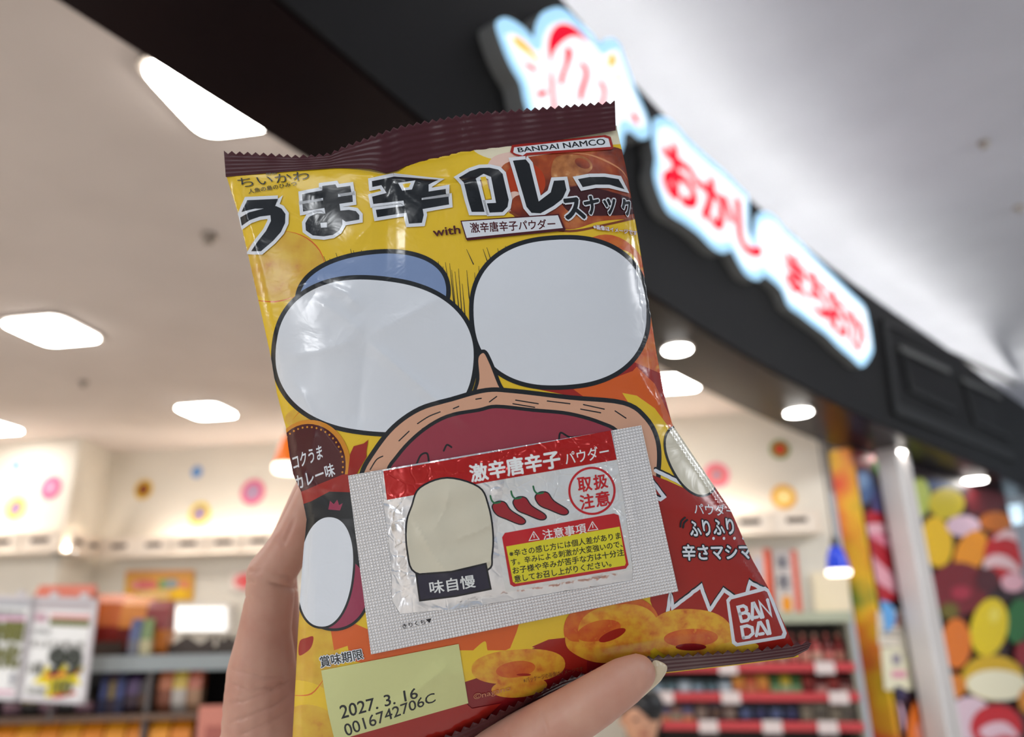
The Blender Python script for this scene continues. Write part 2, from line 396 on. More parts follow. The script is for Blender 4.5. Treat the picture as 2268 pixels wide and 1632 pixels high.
# mall ceiling in front of the fascia, cove light on top of the fascia, far hall wall at the right
strip_poly('ceiling', [(-6, -6.5), (9, -6.5), (9, 9.0), (4.2, 9.0)]+[tuple(p+np.array([-.35, .35])) for p in OUT[::-3]]+[(-6, -2)], ZM, MALLM, .05)
wall('wall_right', (5.9, 9.2), (8.6, 3.0), ZF, ZM, noisy('hall_wall', C(196, 206, 214), C(204, 212, 220), 2))
ribbon('trim_3', [p+np.array([-.33, .30]) for p in OUT], ZT-.1, [p+np.array([-.33, .30]) for p in OUT], ZM, MALLM, .02)
COVE = mat('cove_lamp', (1, .97, .88, 1), emit=(1, .98, .92, 1), strength=23)
cb = MB()
for i in range(14, len(OUT)-2):
    a = OUT[i]; b2 = OUT[i+1]; d = (b2-a); n = np.array([-d[1], d[0]])/np.linalg.norm(d); m0 = (a+b2)/2+n*.075
    cb.box((m0[0], m0[1], ZT-.02), (d[0]*.49, d[1]*.49, 0), (n[0]*.018, n[1]*.018, 0), (0, 0, .012), COVE)
tag(cb.build('cove_light'), 'long warm white strip lamp hidden on top of the dark sign fascia', 'light strip')

def place_fas(poly, off): return [fas_hit(x, y, off) for x, y in poly]
def curved(name, tris, off, m, parent, step=.06):
    """triangles in (s, z) laid on the fascia at distance off"""
    T = grid_split(np.asarray(tris).reshape(-1, 3, 2), step) if step else tris
    T = T[np.abs(_area(T)) > 1e-8]; q, inv = np.unique(np.round(T.reshape(-1, 2), 6), axis=0, return_inverse=True)
    V = [fas(a, z, off) for a, z in q]; f = [t for t in inv.reshape(-1, 3).tolist() if len(set(t)) == 3]
    b = MB(); b.add(V, f, m); return b.build(name, parent)
def extr(name, poly, off0, off1, mf, ms, parent):
    n = len(poly); b = MB(); T = grid_split(tess(poly), .06); T = T[np.abs(_area(T)) > 1e-8]; qq, inv = np.unique(np.round(T.reshape(-1, 2), 6), axis=0, return_inverse=True)
    b.add([fas(s_, z, off1) for s_, z in qq], [t for t in inv.reshape(-1, 3).tolist() if len(set(t)) == 3], mf)
    b.add([fas(s_, z, off1) for s_, z in poly]+[fas(s_, z, off0) for s_, z in poly], [(i, (i+1) % n, n+(i+1) % n, n+i) for i in range(n)], ms)
    return b.build(name, parent)
GLOWB = mat('sign_rim_glow', (.3, .4, .5, 1), .6, spec=.1, emit=(.36, .70, .98, 1), strength=.9)
GLOWW = mat('sign_face_glow', (.5, .5, .5, 1), .6, spec=.1, emit=(.93, .97, 1.0, 1), strength=.96)
GLOWR = mat('sign_letter_red', (.3, .0, .01, 1), .6, spec=.1, emit=(.80, .0, .025, 1), strength=1.0)
GLOWO = mat('sign_letter_orange', (1, .45, .0, 1), emit=(.95, .32, .0, 1), strength=1.0)
GLOWP = mat('sign_letter_pink', (1, .6, .6, 1), emit=(1.0, .62, .55, 1), strength=1.1)
RET = mat('sign_return_grey', C(120, 120, 118), .5)
def inset(poly, d):
    P = np.array(poly, float); n = len(P); a = np.roll(P, 1, 0); b = np.roll(P, -1, 0); t = b-a; t /= np.linalg.norm(t, axis=1, keepdims=True)+1e-9
    sgn = np.sign(sum(P[i, 0]*P[(i+1) % n, 1]-P[(i+1) % n, 0]*P[i, 1] for i in range(n))); nn = np.c_[-t[:, 1], t[:, 0]]*sgn
    return [tuple(q) for q in (P+nn*d)]
def sign_body(root, name, px, OFF=.07):
    poly = place_fas(smooth_pts(px, True, 4), OFF); b = extr(name, poly, -.005, OFF, GLOWB, RET, root)
    curved('lit_face', tess(inset(poly, .045)), OFF+.002, GLOWW, b); return b
OFF = .07
# emblem sign
em = empty('emblem_sign', fas(fas_hit(1250, 200)[0], ZS+.3, .05), 'glowing white and blue sign with a red swirl emblem above the bag', 'illuminated sign')
k2 = lambda pts: [(1000+x/4.534, y/4.534) for x, y in pts]
sign_body(em, 'sign_box', k2([(445, 270), (470, 200), (540, 175), (640, 215), (740, 290), (820, 370), (840, 260), (900, 140), (1000, 85), (1090, 75), (1180, 120), (1280, 215), (1400, 330), (1480, 430), (1530, 400), (1610, 385), (1680, 430), (1730, 560), (1800, 760), (1880, 960), (1960, 1150), (1995, 1290), (1975, 1380), (1890, 1395), (1800, 1330), (1740, 1340), (1710, 1500), (1600, 1620), (1300, 1560), (1000, 1400), (800, 1200), (730, 1020), (690, 840), (600, 680), (520, 500)]))
def emb(pts, m): curved('emblem_mark', tess(place_fas(smooth_pts(k2(pts), True, 3), OFF+.004)), OFF+.008, m, em, None)
emb([(985, 640), (962, 480), (975, 380), (1010, 300), (1070, 250), (1150, 245), (1240, 290), (1310, 360), (1370, 440), (1280, 380), (1200, 370), (1120, 410), (1050, 480), (1005, 560)], GLOWR)
emb([(1140, 480), (1200, 510), (1190, 600), (1130, 760), (1110, 850), (1075, 840), (1085, 760), (1130, 640)], GLOWR)
emb([(1270, 640), (1320, 640), (1365, 700), (1365, 790), (1330, 900), (1300, 1010), (1270, 990), (1280, 890), (1320, 780), (1320, 700)], GLOWR)
emb([(1460, 810), (1510, 830), (1545, 900), (1540, 980), (1510, 1080), (1480, 1120), (1480, 1060), (1515, 950), (1500, 880)], GLOWR)
emb([(990, 700), (1010, 800), (1030, 1000), (1060, 1200), (1100, 1400), (1060, 1380), (1020, 1200), (1000, 1000), (980, 800)], GLOWR)
emb([(600, 380), (660, 385), (760, 470), (830, 560), (870, 640), (780, 560), (680, 490), (630, 440)], GLOWO); emb([(1600, 530), (1640, 590), (1640, 640), (1570, 680), (1570, 600)], GLOWO)
emb([(720, 635), (780, 650), (860, 720), (790, 705)], GLOWR); emb([(850, 930), (950, 910), (930, 960), (880, 980)], GLOWR); emb([(1630, 800), (1690, 755), (1700, 780), (1660, 805)], GLOWO)
emb([(1790, 1130), (1850, 1160), (1880, 1250), (1830, 1220)], GLOWR)
# lettering signs
k3 = lambda pts: [(1400+x/2.51, 200+y/2.51) for x, y in pts]
sa = empty('lettering_sign', fas(fas_hit(1560, 450)[0], ZS+.3, .05), 'glowing white and blue sign spelling three red kana beside the bag', 'illuminated sign')
sign_body(sa, 'sign_box', k3([(112, 200), (125, 160), (165, 145), (225, 175), (300, 260), (400, 355), (500, 440), (600, 540), (645, 590), (650, 680), (655, 790), (690, 850), (735, 930), (740, 1000), (715, 1050), (670, 1050), (620, 1010), (575, 930), (550, 890), (510, 905), (450, 880), (370, 800), (290, 740), (200, 680), (150, 580), (120, 470), (128, 380), (115, 290)]))
def glyph(root, st, quad, m, bold=.045):
    q = place_fas(k3(quad), OFF+.004)
    for i, T in enumerate(text_quad(st, *q, bold)):
        if i == 0: allT = [T]
        else: allT.append(T)
    b = MB()
    for i, T in enumerate(allT):
        V = [fas(a, z, OFF+.009+i*2e-4) for a, z in T.reshape(-1, 2)]; b.add(V, [(3*j, 3*j+1, 3*j+2) for j in range(len(T))], m)
    return b.build('kana_letter', root)
glyph(sa, 'お', [(170, 255), (355, 440), (370, 690), (175, 560)], GLOWR); glyph(sa, 'か', [(375, 445), (545, 590), (560, 830), (385, 700)], GLOWR); glyph(sa, 'し', [(570, 600), (700, 740), (715, 960), (590, 860)], GLOWR, .04)
sb = empty('lettering_sign', fas(fas_hit(1800, 650)[0], ZS+.3, .05), 'long glowing sign spelling four kana nearest the dark air vent', 'illuminated sign')
sign_body(sb, 'sign_box', k3([(672, 800), (690, 700), (735, 675), (790, 700), (850, 770), (930, 840), (1020, 930), (1120, 1030), (1210, 1120), (1290, 1200), (1315, 1280), (1335, 1400), (1335, 1460), (1300, 1520), (1270, 1535), (1220, 1490), (1150, 1430), (1080, 1360), (1000, 1300), (930, 1245), (870, 1200), (830, 1110), (780, 1060), (720, 1010), (690, 900)]))
glyph(sb, 'の', [(725, 770), (825, 850), (835, 1000), (735, 920)], GLOWP, .02); glyph(sb, 'ま', [(850, 880), (955, 985), (965, 1170), (860, 1080)], GLOWR); glyph(sb, 'ち', [(970, 985), (1075, 1085), (1085, 1290), (985, 1190)], GLOWR, .04)
glyph(sb, 'お', [(1080, 1085), (1190, 1190), (1200, 1400), (1090, 1300)], GLOWR, .04); glyph(sb, 'か', [(1190, 1190), (1285, 1270), (1300, 1490), (1205, 1400)], GLOWR, .035)
# air vent framed on the fascia
BLKM = mat('vent_black', C(8, 8, 8), .6); GRYM = mat('vent_grey', C(58, 57, 55), .5)
vt = empty('air_vent', fas(fas_hit(2090, 870)[0], ZS+.2, .02), 'dark framed double air vent set in the grey fascia right of the signs', 'vent')
def bar(name, pts, w, m, off, dep, root=vt):
    P = [fas_hit(x, y, off) for x, y in pts]; b = MB()
    for a, c in zip(P[:-1], P[1:]):
        A = fas(*a, off); Cc = fas(*c, off); d = (Cc-A)/np.linalg.norm(Cc-A); n2 = fas(*a, off+.1)-fas(*a, off); n2 /= np.linalg.norm(n2); u = np.cross(d, n2)
        b.box((A+Cc)/2, (Cc-A)/2+d*w*.5, u*w/2, n2*dep/2, m)
    return b.build(name, root)
bar('outer_frame', [(1956, 724), (1980, 905), (2240, 1012)], .085, BLKM, .02, .04)
bar('upper_rail', [(1960, 716), (2250, 850)], .03, mat('vent_dark', C(24, 22, 22), .6), .015, .03)
for q in (((1995, 772), (2014, 862), (2112, 908), (2100, 822)), ((2133, 842), (2156, 932), (2232, 968), (2214, 880))):
    bar('grille_frame', [q[0], q[1], q[2]], .04, BLKM, .02, .03); bar('louvre', [q[0], q[3]], .04, mat('vent_light', C(82, 82, 80), .5), .03, .02)
# round downlights in the soffit
LAMP = mat('lamp_white', (1, 1, 1, 1), emit=(1, .955, .90, 1), strength=32)
RIM = mat('lamp_rim', C(150, 140, 130), .4)
def downlight(px, z, r, label, cat='downlight', group=None, strength=None):
    c = at_z(*px, z-.008); o = empty('recessed_downlight', (c[0], c[1], z-.02), label, cat, group)
    b = MB(); b.lathe(c, [(r*1.12, -.004), (r*1.12, .006), (r*.96, .006), (r*.96, -.004)], RIM); b.build('bezel', o)
    b = MB(); b.lathe(c, [(r*.94, -.010), (r*.94, -.004)], LAMP); b.build('lamp_disc', o); return o
for px, r, l in (((1500, 772), .062, 'round recessed downlight nearest the bag in the dark soffit'), ((1768, 912), .075, 'round recessed downlight below the middle of the lettering signs'),
    ((1976, 1003), .088, 'round recessed downlight directly above the white column'), ((2157, 1063), .1, 'round recessed downlight above the candy mural, farthest right')): downlight(px, ZS-.012, r, l)
# square light panels in the shop ceiling
def panel(px, l, sz=.165, ang=-10):
    c = at_z(*px, ZC-.012); o = empty('ceiling_light', (c[0], c[1], ZC-.03), l, 'ceiling light'); a = math.radians(ang)
    u = np.array([math.cos(a), math.sin(a), 0])*sz; v = np.array([-math.sin(a), math.cos(a), 0])*sz
    for k_, zz, mm_, nm in ((1.1, .004, RIM, 'frame'), (1.0, -.004, LAMP, 'diffuser')):
        b = MB(); b.prism([c+u*k_*x+v*k_*y+np.array([0, 0, zz]) for x, y in ell(0, 0, 1, 1, 0, 48, 6)], (0, 0, -.006), mm_); b.build(nm, o)
panel((497, 208), 'large bright ceiling light cut by the dark soffit, left of the bag top', .165); panel((117, 732), 'bright ceiling light at the far left of the shop ceiling'); panel((458, 910), 'small bright ceiling light above the wall with candy decals', .155)
panel((-24, 946), 'ceiling light at the left edge just above the pillar', .165); panel((1490, 848), 'bright ceiling light just right of the bag, half behind the soffit edge', .17)
def sprinkler(px, z, l):
    c = at_z(*px, z); b = MB(); b.lathe(c, [(.03, 0), (.03, -.008), (.012, -.012), (.012, -.03), (.02, -.034)], mat('sprinkler_metal', C(150, 140, 130), .4, .6), 16); tag(b.build('sprinkler', smooth=True), l, 'sprinkler')
sprinkler((185, 845), ZC, 'small ceiling sprinkler below the far left ceiling light'); sprinkler((463, 520), ZC, 'small ceiling sprinkler left of the bag on bare shop ceiling')
sprinkler((2178, 315), ZM, 'small dark sprinkler on the pale mall ceiling'); sprinkler((2256, 458), ZM, 'small dark sprinkler at the right edge of the mall ceiling')

# ------------------------------------------------------------------ light valance along the shop walls
VAL = mat('valance_white', C(236, 222, 206), .5); VDK = mat('valance_slot', C(60, 36, 26), .7)
GLOW = mat('valance_lamp', (1, .95, .85, 1), emit=(1, .95, .89, 1), strength=20)
UND = mat('under_lamp', (1, .95, .85, 1), emit=(1, .93, .82, 1), strength=9)
def valance(a, b, label, n, off=.16):
    a, b = np.array(a), np.array(b); L_ = np.linalg.norm(b-a); d = (b-a)/L_; nn = np.array([d[1], -d[0]])
    o = empty('light_valance', (*(a+nn*off), .55), label, 'light valance', 'light valances along the shop walls')
    P = lambda t, z, k: np.array([*(a+d*t+nn*k), z]); D3 = np.array([*d, 0]); N3 = np.array([*nn, 0])
    bm_ = MB()
    for z in (.560, .700): bm_.box(P(L_/2, z, off), D3*L_/2, N3*.012, (0, 0, .006), VAL)
    bm_.build('rail', o); w = L_/n
    for i in range(n):
        b1 = MB(); c = (i+.5)*w
        b1.box(P(c, .63, off), D3*w*.47, N3*.004, (0, 0, .06), VAL); b1.box(P(c, .640, off+.006), D3*w*.22, N3*.003, (0, 0, .015), VDK); b1.box(P(c, .659, off+.012), D3*w*.23, N3*.006, (0, 0, .003), VAL)
        for sgn in (-1, 1): b1.box(P(c+sgn*w*.49, .63, off+.008), D3*.006, N3*.008, (0, 0, .068), VAL)
        b1.build('slotted_panel', o)
    b2 = MB(); b2.box(P(L_/2, .60, off*.45), D3*max(L_/2-.42, L_*.2), N3*.02, (0, 0, .012), GLOW); b2.build('light_strip', o)
    b3 = MB(); b3.box(P(L_/2, .553, off/2), D3*L_/2, N3*off/2, (0, 0, .005), VAL); b3.build('shelf_board', o)
    return o
NV = np.array([dW[1], -dW[0]]); valance(PL, PC+dW*.12, 'white slotted light valance across the front of the left pillar', 7); valance(PC+NV*.13, A0+NV*.19, 'short white slotted light valance on the side of the left pillar', 2, .15)
valance(A0+dW*.18, Bk(5.6), 'long white slotted light valance along the back wall behind the bag', 18)

# candy decals on the walls
def wall_frame(px, which):
    p0, n = {'back': (np.array([*A0, 0]), np.array([-dW[1]*-1, -dW[0], 0])), 'pillar': (np.array([*PC, 0]), np.array([dW[1], -dW[0], 0]))}[which]
    n = np.array([dW[1], -dW[0], 0]); return at_plane(*px, p0+n*.004, n), n
def decal(px, r, cols, label, which='back', donut=False):
    c, n = wall_frame(px, which); u = np.array([*dW, 0]); up = np.array([0, 0, 1.]); b = MB()
    rr = [r, r*.62, r*.3]
    for i, cc in enumerate(cols):
        pts = [c+n*(.002*i)+u*(rr[i]*math.cos(t))+up*(rr[i]*math.sin(t)) for t in np.linspace(0, 2*math.pi, 28, endpoint=False)]
        b.prism(pts, n*.0015, mat('decal_%d_%d_%d' % cc, C(*cc), .5))
    tag(b.build('wall_decal'), label, 'wall decal')
decal((36, 1031), .035, [(60, 150, 225)], 'small blue dot decal on the left pillar', 'pillar'); decal((113, 1080), .092, [(226, 74, 130), (230, 130, 150), (150, 150, 190)], 'pink round candy decal on the left pillar', 'pillar')
decal((35, 1126), .085, [(238, 206, 20), (160, 130, 170)], 'yellow candy decal with violet middle on the left pillar', 'pillar')
decal((318, 1084), .082, [(210, 170, 30), (130, 60, 20)], 'yellow and brown candy decal on the back wall near the corner'); decal((436, 1045), .05, [(90, 140, 200)], 'small blue dot decal on the back wall above the yellow one')
decal((560, 1090), .105, [(220, 90, 130), (170, 140, 170)], 'pink round candy decal just left of the hand'); decal((442, 1138), .095, [(226, 200, 50), (150, 130, 160)], 'yellow candy decal with violet middle on the back wall above the valance')
decal((1587, 1052), .09, [(224, 110, 140), (220, 120, 90), (130, 140, 180)], 'pink and blue candy decal beside the right edge of the bag'); decal((1727, 995), .07, [(120, 140, 60), (200, 70, 40)], 'small green and red decal high on the wall right of the bag')
decal((1736, 1100), .085, [(222, 160, 20), (246, 214, 140)], 'yellow ring decal above the valance right of the bag')
# pendant lamps
def pendant(px, d, r, col, label, top):
    c = at_d(*px, d); o = empty('pendant_lamp', c, label, 'pendant lamp')
    m = mat('shade_%d_%d' % (col[0], col[2]), C(*col), .35, emit=C(*col), strength=.25)
    b = MB(); b.lathe(c, [(r*.25, r*2.1), (r*.55, r*1.9), (r*.8, r*1.2), (r*.95, .3*r), (r, 0), (r*.92, 0), (r*.7, r*1.2), (r*.4, r*1.8)], m); b.build('shade', o, True)
    b = MB(); b.lathe(c, [(r*.9, -r*.5), (r*1.02, -r*.35), (r*1.02, 0), (r*.9, 0)], mat('pendant_diffuser', (1, 1, 1, 1), emit=(1, .92, .8, 1), strength=3.5)); b.build('diffuser', o, True)
    b = MB(); b.lathe(c+np.array([0, 0, r*2.1]), [(r*.3, 0), (r*.3, r*.5), (r*.12, r*.9)], mat('pendant_cap', C(30, 26, 30), .5)); b.tube([c+np.array([0, 0, r*2.8]), np.array([c[0], c[1], top])], .006, MATS['pendant_cap']); b.build('cord', o)
pendant((640, 1030), 4.3, .085, (246, 120, 20), 'orange pendant lamp with white rim just left of the bag', ZC); pendant((1857, 1262), 4.6, .069, (20, 60, 200), 'blue pendant lamp with white rim beside the candy mural', ZC)
# ------------------------------------------------------------------ right side: candy mural, column, notices
M0 = np.array([2.37, 5.12, 0.]); MD = np.array([.755, .655, 0.]); MN = np.array([.655, -.755, 0.])
def mur(x, y, k=0.0): return at_plane(x, y, M0+MN*k, MN)
MUR = {}
def mm(rgb):
    return mat('candy_%d_%d_%d' % rgb, C(*rgb), .5)
def mural(name, px_poly, base, items, label, depth=.06):
    pl = [mur(*p) for p in px_poly]
    x0, x1 = [(mur(*p)-M0) @ MD for p in px_poly]; x0 = max(x0, 0)
    b = MB(); b.prism([M0+MD*x0+np.array([0, 0, ZF]), M0+MD*x1+np.array([0, 0, ZF]), M0+MD*x1+np.array([0, 0, ZS-.02]), M0+MD*x0+np.array([0, 0, ZS-.02])], -MN*depth, mm(base))
    for i, (kind, pts, col) in enumerate(items):
        if kind == 'e': pts = ell(*pts)
        P3 = []
        for q in pts:
            w = mur(*q); a = np.clip((w-M0) @ MD, x0, x1); P3.append(M0+MD*a+np.array([0, 0, min(w[2], ZS-.03)])+MN*(.0015*(i+1)))
        b.add(P3, [tuple(t) for t in tessellate_polygon([[Vector(p) for p in P3]])], mm(col))
    return tag(b.build(name), label, 'mural')
c5 = lambda x, y: (1750+x/2.23, 900+y/2.23)
def E5(x, y, rx, ry, rot, col): return ('e', (*c5(x, y), rx/2.23, ry/2.23, rot, 26), col)
def P5(pts, col): return ('p', smooth_pts([c5(*p) for p in pts], True, 3), col)
mural('candy_mural', [(1840, 1380), (2050, 1380)], (50, 14, 22), [
    E5(350, 240, 70, 60, 0, (150, 10, 20)), E5(460, 300, 50, 50, 0, (40, 96, 20)), E5(355, 400, 56, 84, 0, (74, 98, 140)), E5(350, 370, 30, 40, 0, (120, 146, 180)), E5(450, 480, 48, 92, 0, (84, 80, 130)), E5(500, 470, 26, 60, 0, (200, 170, 30)),
    P5([(300, 560), (420, 520), (500, 600), (540, 760), (560, 920), (480, 960), (390, 960), (330, 900), (300, 800)], (176, 24, 40)),
    P5([(320, 590), (440, 580), (470, 620), (330, 640)], (226, 170, 180)), P5([(350, 700), (420, 760), (520, 860), (540, 930), (470, 900), (380, 830)], (226, 160, 172)), P5([(380, 640), (470, 700), (540, 780), (520, 700), (440, 630)], (222, 130, 150)),
    E5(440, 1040, 70, 80, 0, (100, 168, 226)), E5(600, 1010, 60, 50, 0, (50, 60, 120)), E5(370, 1150, 50, 110, 0, (40, 80, 40)), E5(600, 1130, 70, 120, 10, (220, 210, 190)), E5(400, 1400, 36, 190, 0, (190, 172, 20)), E5(500, 1420, 60, 40, 0, (50, 40, 80)), E5(500, 1560, 46, 110, 0, (236, 190, 210)),
    E5(610, 1560, 50, 130, 10, (226, 110, 20)), E5(640, 1600, 40, 60, 0, (236, 150, 130))], 'tall candy print wall left of the white column, with red stripes and blue sweets')
mural('candy_mural', [(2051, 1380), (2292, 1380)], (44, 10, 16), [
    E5(720, 385, 70, 26, 0, (30, 60, 110)), E5(640, 450, 52, 96, 0, (176, 186, 80)), E5(770, 480, 88, 78, 0, (206, 182, 24)), E5(960, 470, 100, 70, 0, (92, 6, 16)), E5(720, 670, 78, 126, -8, (236, 186, 16)), E5(850, 590, 84, 52, 0, (226, 190, 204)), E5(1010, 570, 80, 50, 0, (206, 110, 16)),
    E5(885, 720, 74, 116, 28, (240, 150, 12)), E5(1050, 740, 100, 130, 0, (200, 16, 24)), P5([(950, 760), (1000, 730), (1060, 740), (1110, 780), (1130, 830), (1060, 800), (990, 790), (950, 810)], (240, 200, 200)), P5([(990, 660), (1050, 610), (1110, 620), (1120, 670), (1060, 650)], (240, 200, 200)), E5(1090, 870, 60, 46, 0, (240, 180, 190)),
    E5(820, 900, 150, 130, 0, (120, 14, 26)), E5(830, 920, 50, 34, 0, (170, 40, 60)), E5(960, 860, 60, 60, 0, (80, 8, 20)), E5(770, 1010, 46, 40, 0, (110, 96, 20)), E5(1110, 1060, 62, 112, 8, (40, 110, 50)), E5(965, 1090, 92, 146, 12, (238, 206, 10)), E5(990, 1030, 26, 36, 10, (248, 226, 90)),
    E5(800, 1170, 74, 124, 0, (232, 120, 26)), E5(1130, 1220, 40, 60, 0, (150, 16, 30)), E5(980, 1340, 156, 112, 3, (222, 176, 16)), E5(1000, 1375, 156, 76, 3, (250, 240, 206)), E5(790, 1380, 50, 60, 0, (226, 130, 30)), E5(1160, 1450, 60, 70, 0, (220, 140, 30)),
    E5(860, 1540, 110, 110, 0, (232, 200, 210)), E5(990, 1580, 130, 110, 0, (206, 20, 34)), P5([(900, 1600), (960, 1560), (1040, 1560), (1100, 1630), (1020, 1620), (950, 1640)], (240, 200, 210))], 'wide candy print wall right of the white column, with yellow and orange jelly beans')
# bright side return of the mural, in orange and yellow
sd = MB(); e_ = M0-MN*.15; sd.prism([M0+np.array([-.0, 0, ZF])+MN*.0-MD*.004, e_+np.array([0, 0, ZF])-MD*.004, e_+np.array([0, 0, ZS-.02])-MD*.004, M0+np.array([0, 0, ZS-.02])-MD*.004], -MD*.05, noisy('mural_return', C(222, 66, 44), C(236, 186, 36), 2.2, 2, .4, lo=.4, hi=.56, c3=C(90, 130, 40)))
tag(sd.build('mural_return'), 'narrow orange and yellow end panel of the candy mural beside the blue lamp', 'mural')
# white column in front of the mural
COLM = noisy('column_white', C(214, 208, 204), C(222, 216, 212), 2, 2, .35)
cbase = mur(2052, 1420, .12); cb = MB(); cc = np.array([cbase[0], cbase[1], 0]); hw = .115
for du, ww, dp in ((0, .05, .05), (-.085, .03, .07), (.085, .03, .07)):
    cb.box(cc+MD*du+np.array([0, 0, (ZF+ZS-.01)/2]), MD*ww, MN*dp, (0, 0, (ZS-.01-ZF)/2), COLM)
tag(cb.build('white_column', bevel=.004), 'white grooved metal column standing in front of the candy mural', 'column')
# paper notices on the mural
def notice(pts, col, label, marks, k=.012):
    P = [mur(*c5(*p), k) for p in pts]; b = MB(); b.prism(P, -MN*.004, mat('paper_%d_%d_%d' % col, C(*col), .6))
    q = quadmap3(P)
    for (u0, v0, u1, v1, cc_) in marks:
        V = [q(u0, v0)+MN*.002, q(u1, v0)+MN*.002, q(u1, v1)+MN*.002, q(u0, v1)+MN*.002]; b.add(V, [(0, 1, 2, 3)], mat('mark_%d_%d_%d' % cc_, C(*cc_), .6))
    tag(b.build('paper_notice'), label, 'notice')
def quadmap3(P):
    P = [np.asarray(p, float) for p in P]
    return lambda u, v: (P[0]*(1-u)+P[1]*u)*(1-v)+(P[3]*(1-u)+P[2]*u)*v
notice([(432, 1010), (560, 1005), (570, 1190), (440, 1180)], (226, 214, 196), 'small notice with a red ring symbol on the candy mural', [(.2, .1, .8, .45, (150, 90, 80)), (.35, .18, .65, .38, (226, 214, 196)), (.1, .55, .9, .62, (150, 140, 130)), (.1, .68, .9, .74, (150, 140, 130))])
notice([(450, 1190), (600, 1190), (612, 1400), (470, 1400)], (236, 228, 196), 'cream notice with grey and pink marks below the ring notice', [(.3, .15, .6, .42, (150, 140, 150)), (.25, .55, .75, .72, (226, 150, 170))], .014)
# bright shop light panel beyond the mural
def flat_px(name, pts, p0, n, dep, m, label, cat):
    n = np.asarray(n, float); P = [at_plane(*p, p0, n) for p in pts]; b = MB(); b.prism(P, n*dep, m); return tag(b.build(name), label, cat)
flat_px('shop_light_box', [(2236, 1118), (2262, 1116), (2268, 1158), (2242, 1162)], np.array([5.6, 7.9, 0]), (0, 1, 0), .03, mat('cool_panel', (.6, .8, 1, 1), emit=(.62, .82, .95, 1), strength=1.0), 'small pale blue light box past the right end of the mural', 'light box')

# ------------------------------------------------------------------ posters and banners on the walls
def on_wall(px, k): n = np.array([dW[1], -dW[0], 0]); return at_plane(*px, np.array([*A0, 0])+n*k, n)
WN = np.array([dW[1], -dW[0], 0])
def poster(name, pts, base, marks, label, cat, k=.02, texts=()):
    P = [on_wall(p, k) for p in pts]; b = MB(); b.prism(P, -WN*.004, mat('paper_%d_%d_%d' % base, C(*base), .6)); q = quadmap3(P)
    for i, (u0, v0, u1, v1, cc_) in enumerate(marks):
        V = [q(u0+(u1-u0)*(.5+.5*math.cos(t)), v0+(v1-v0)*(.5+.5*math.sin(t)))+WN*(.001+.0006*i) for t in np.linspace(0, 2*math.pi, 18, endpoint=False)] if cc_[0] % 2 else [q(u0, v0)+WN*(.001+.0006*i), q(u1, v0)+WN*(.001+.0006*i), q(u1, v1)+WN*(.001+.0006*i), q(u0, v1)+WN*(.001+.0006*i)]
        b.add(V, [tuple(range(len(V)))], mat('mark_%d_%d_%d' % cc_, C(*cc_), .6))
    for st, (u0, v0, u1, v1), cc_ in texts:
        for T in text_quad(st, (u0, v0), (u1, v0), (u1, v1), (u0, v1), .03)[:3]:
            V = [q(u, v)+WN*.006 for u, v in T.reshape(-1, 2)]; b.add(V, [(3*j, 3*j+1, 3*j+2) for j in range(len(T))], mat('mark_%d_%d_%d' % cc_, C(*cc_), .6))
    return tag(b.build(name), label, cat)
poster('wall_poster', [(279, 1264), (430, 1262), (427, 1330), (274, 1334)], (226, 170, 40), [(0, 0, 1, .24, (226, 160, 90)), (.07, .3, .5, .62, (217, 110, 110)), (.1, .36, .2, .56, (236, 150, 150)), (.5, .3, .62, .6, (120, 160, 90)), (.58, .28, .8, .6, (141, 156, 160)), (.78, .34, .95, .6, (226, 140, 100)), (.7, .58, .92, .95, (241, 190, 20)), (.2, .64, .66, .92, (230, 190, 120))], 'orange and yellow banner poster on the back wall left of the hand', 'poster', .02)
poster('wall_poster', [(512, 1268), (600, 1262), (600, 1306), (512, 1308)], (244, 226, 216), [(.06, .05, .8, .95, (237, 130, 130)), (.2, .3, .5, .7, (229, 70, 70))], 'pink round poster on the back wall beside the finger', 'poster', .02)
poster('hanging_banner', [(1660, 1212), (1706, 1216), (1716, 1362), (1668, 1362)], (226, 204, 190), [(.65, 0, 1, 1, (226, 92, 66)), (.2, .15, .5, .5, (180, 180, 196))], 'white and red vertical banner touching the right edge of the bag', 'banner', .05)
poster('hanging_banner', [(1712, 1218), (1764, 1218), (1778, 1360), (1722, 1362)], (206, 196, 192), [(.74, 0, 1, 1, (216, 94, 72)), (.2, .70, .62, .98, (233, 150, 20))], 'vertical banner with dark writing and an orange flower right of the bag', 'banner', .05, [('半', (.12, .08, .6, .34), (90, 96, 120)), ('年', (.12, .38, .62, .64), (90, 96, 120))])
poster('notice_board', [(1798, 1268), (1878, 1262), (1886, 1358), (1806, 1360)], (236, 220, 190), [], 'plain cream board on the wall below the blue pendant lamp', 'board', .03)

dc = [on_wall(p, .12) for p in ((374, 1338), (506, 1338), (506, 1400), (374, 1400))]; b = MB(); b.prism(dc, -WN*.1, mat('case_white', C(236, 232, 226), .4), None)
o_ = empty('display_case', dc[3], 'white lit display case on the back wall above the zigzag carton', 'display case'); b.build('case_box', o_)
b = MB(); qd = quadmap3(dc); b.prism([qd(.04, .12)+WN*.006, qd(.96, .12)+WN*.006, qd(.96, .95)+WN*.006, qd(.04, .95)+WN*.006], -WN*.004, mat('case_light', (1, 1, 1, 1), emit=(1, .97, .92, 1), strength=.85)); b.build('lit_front', o_)
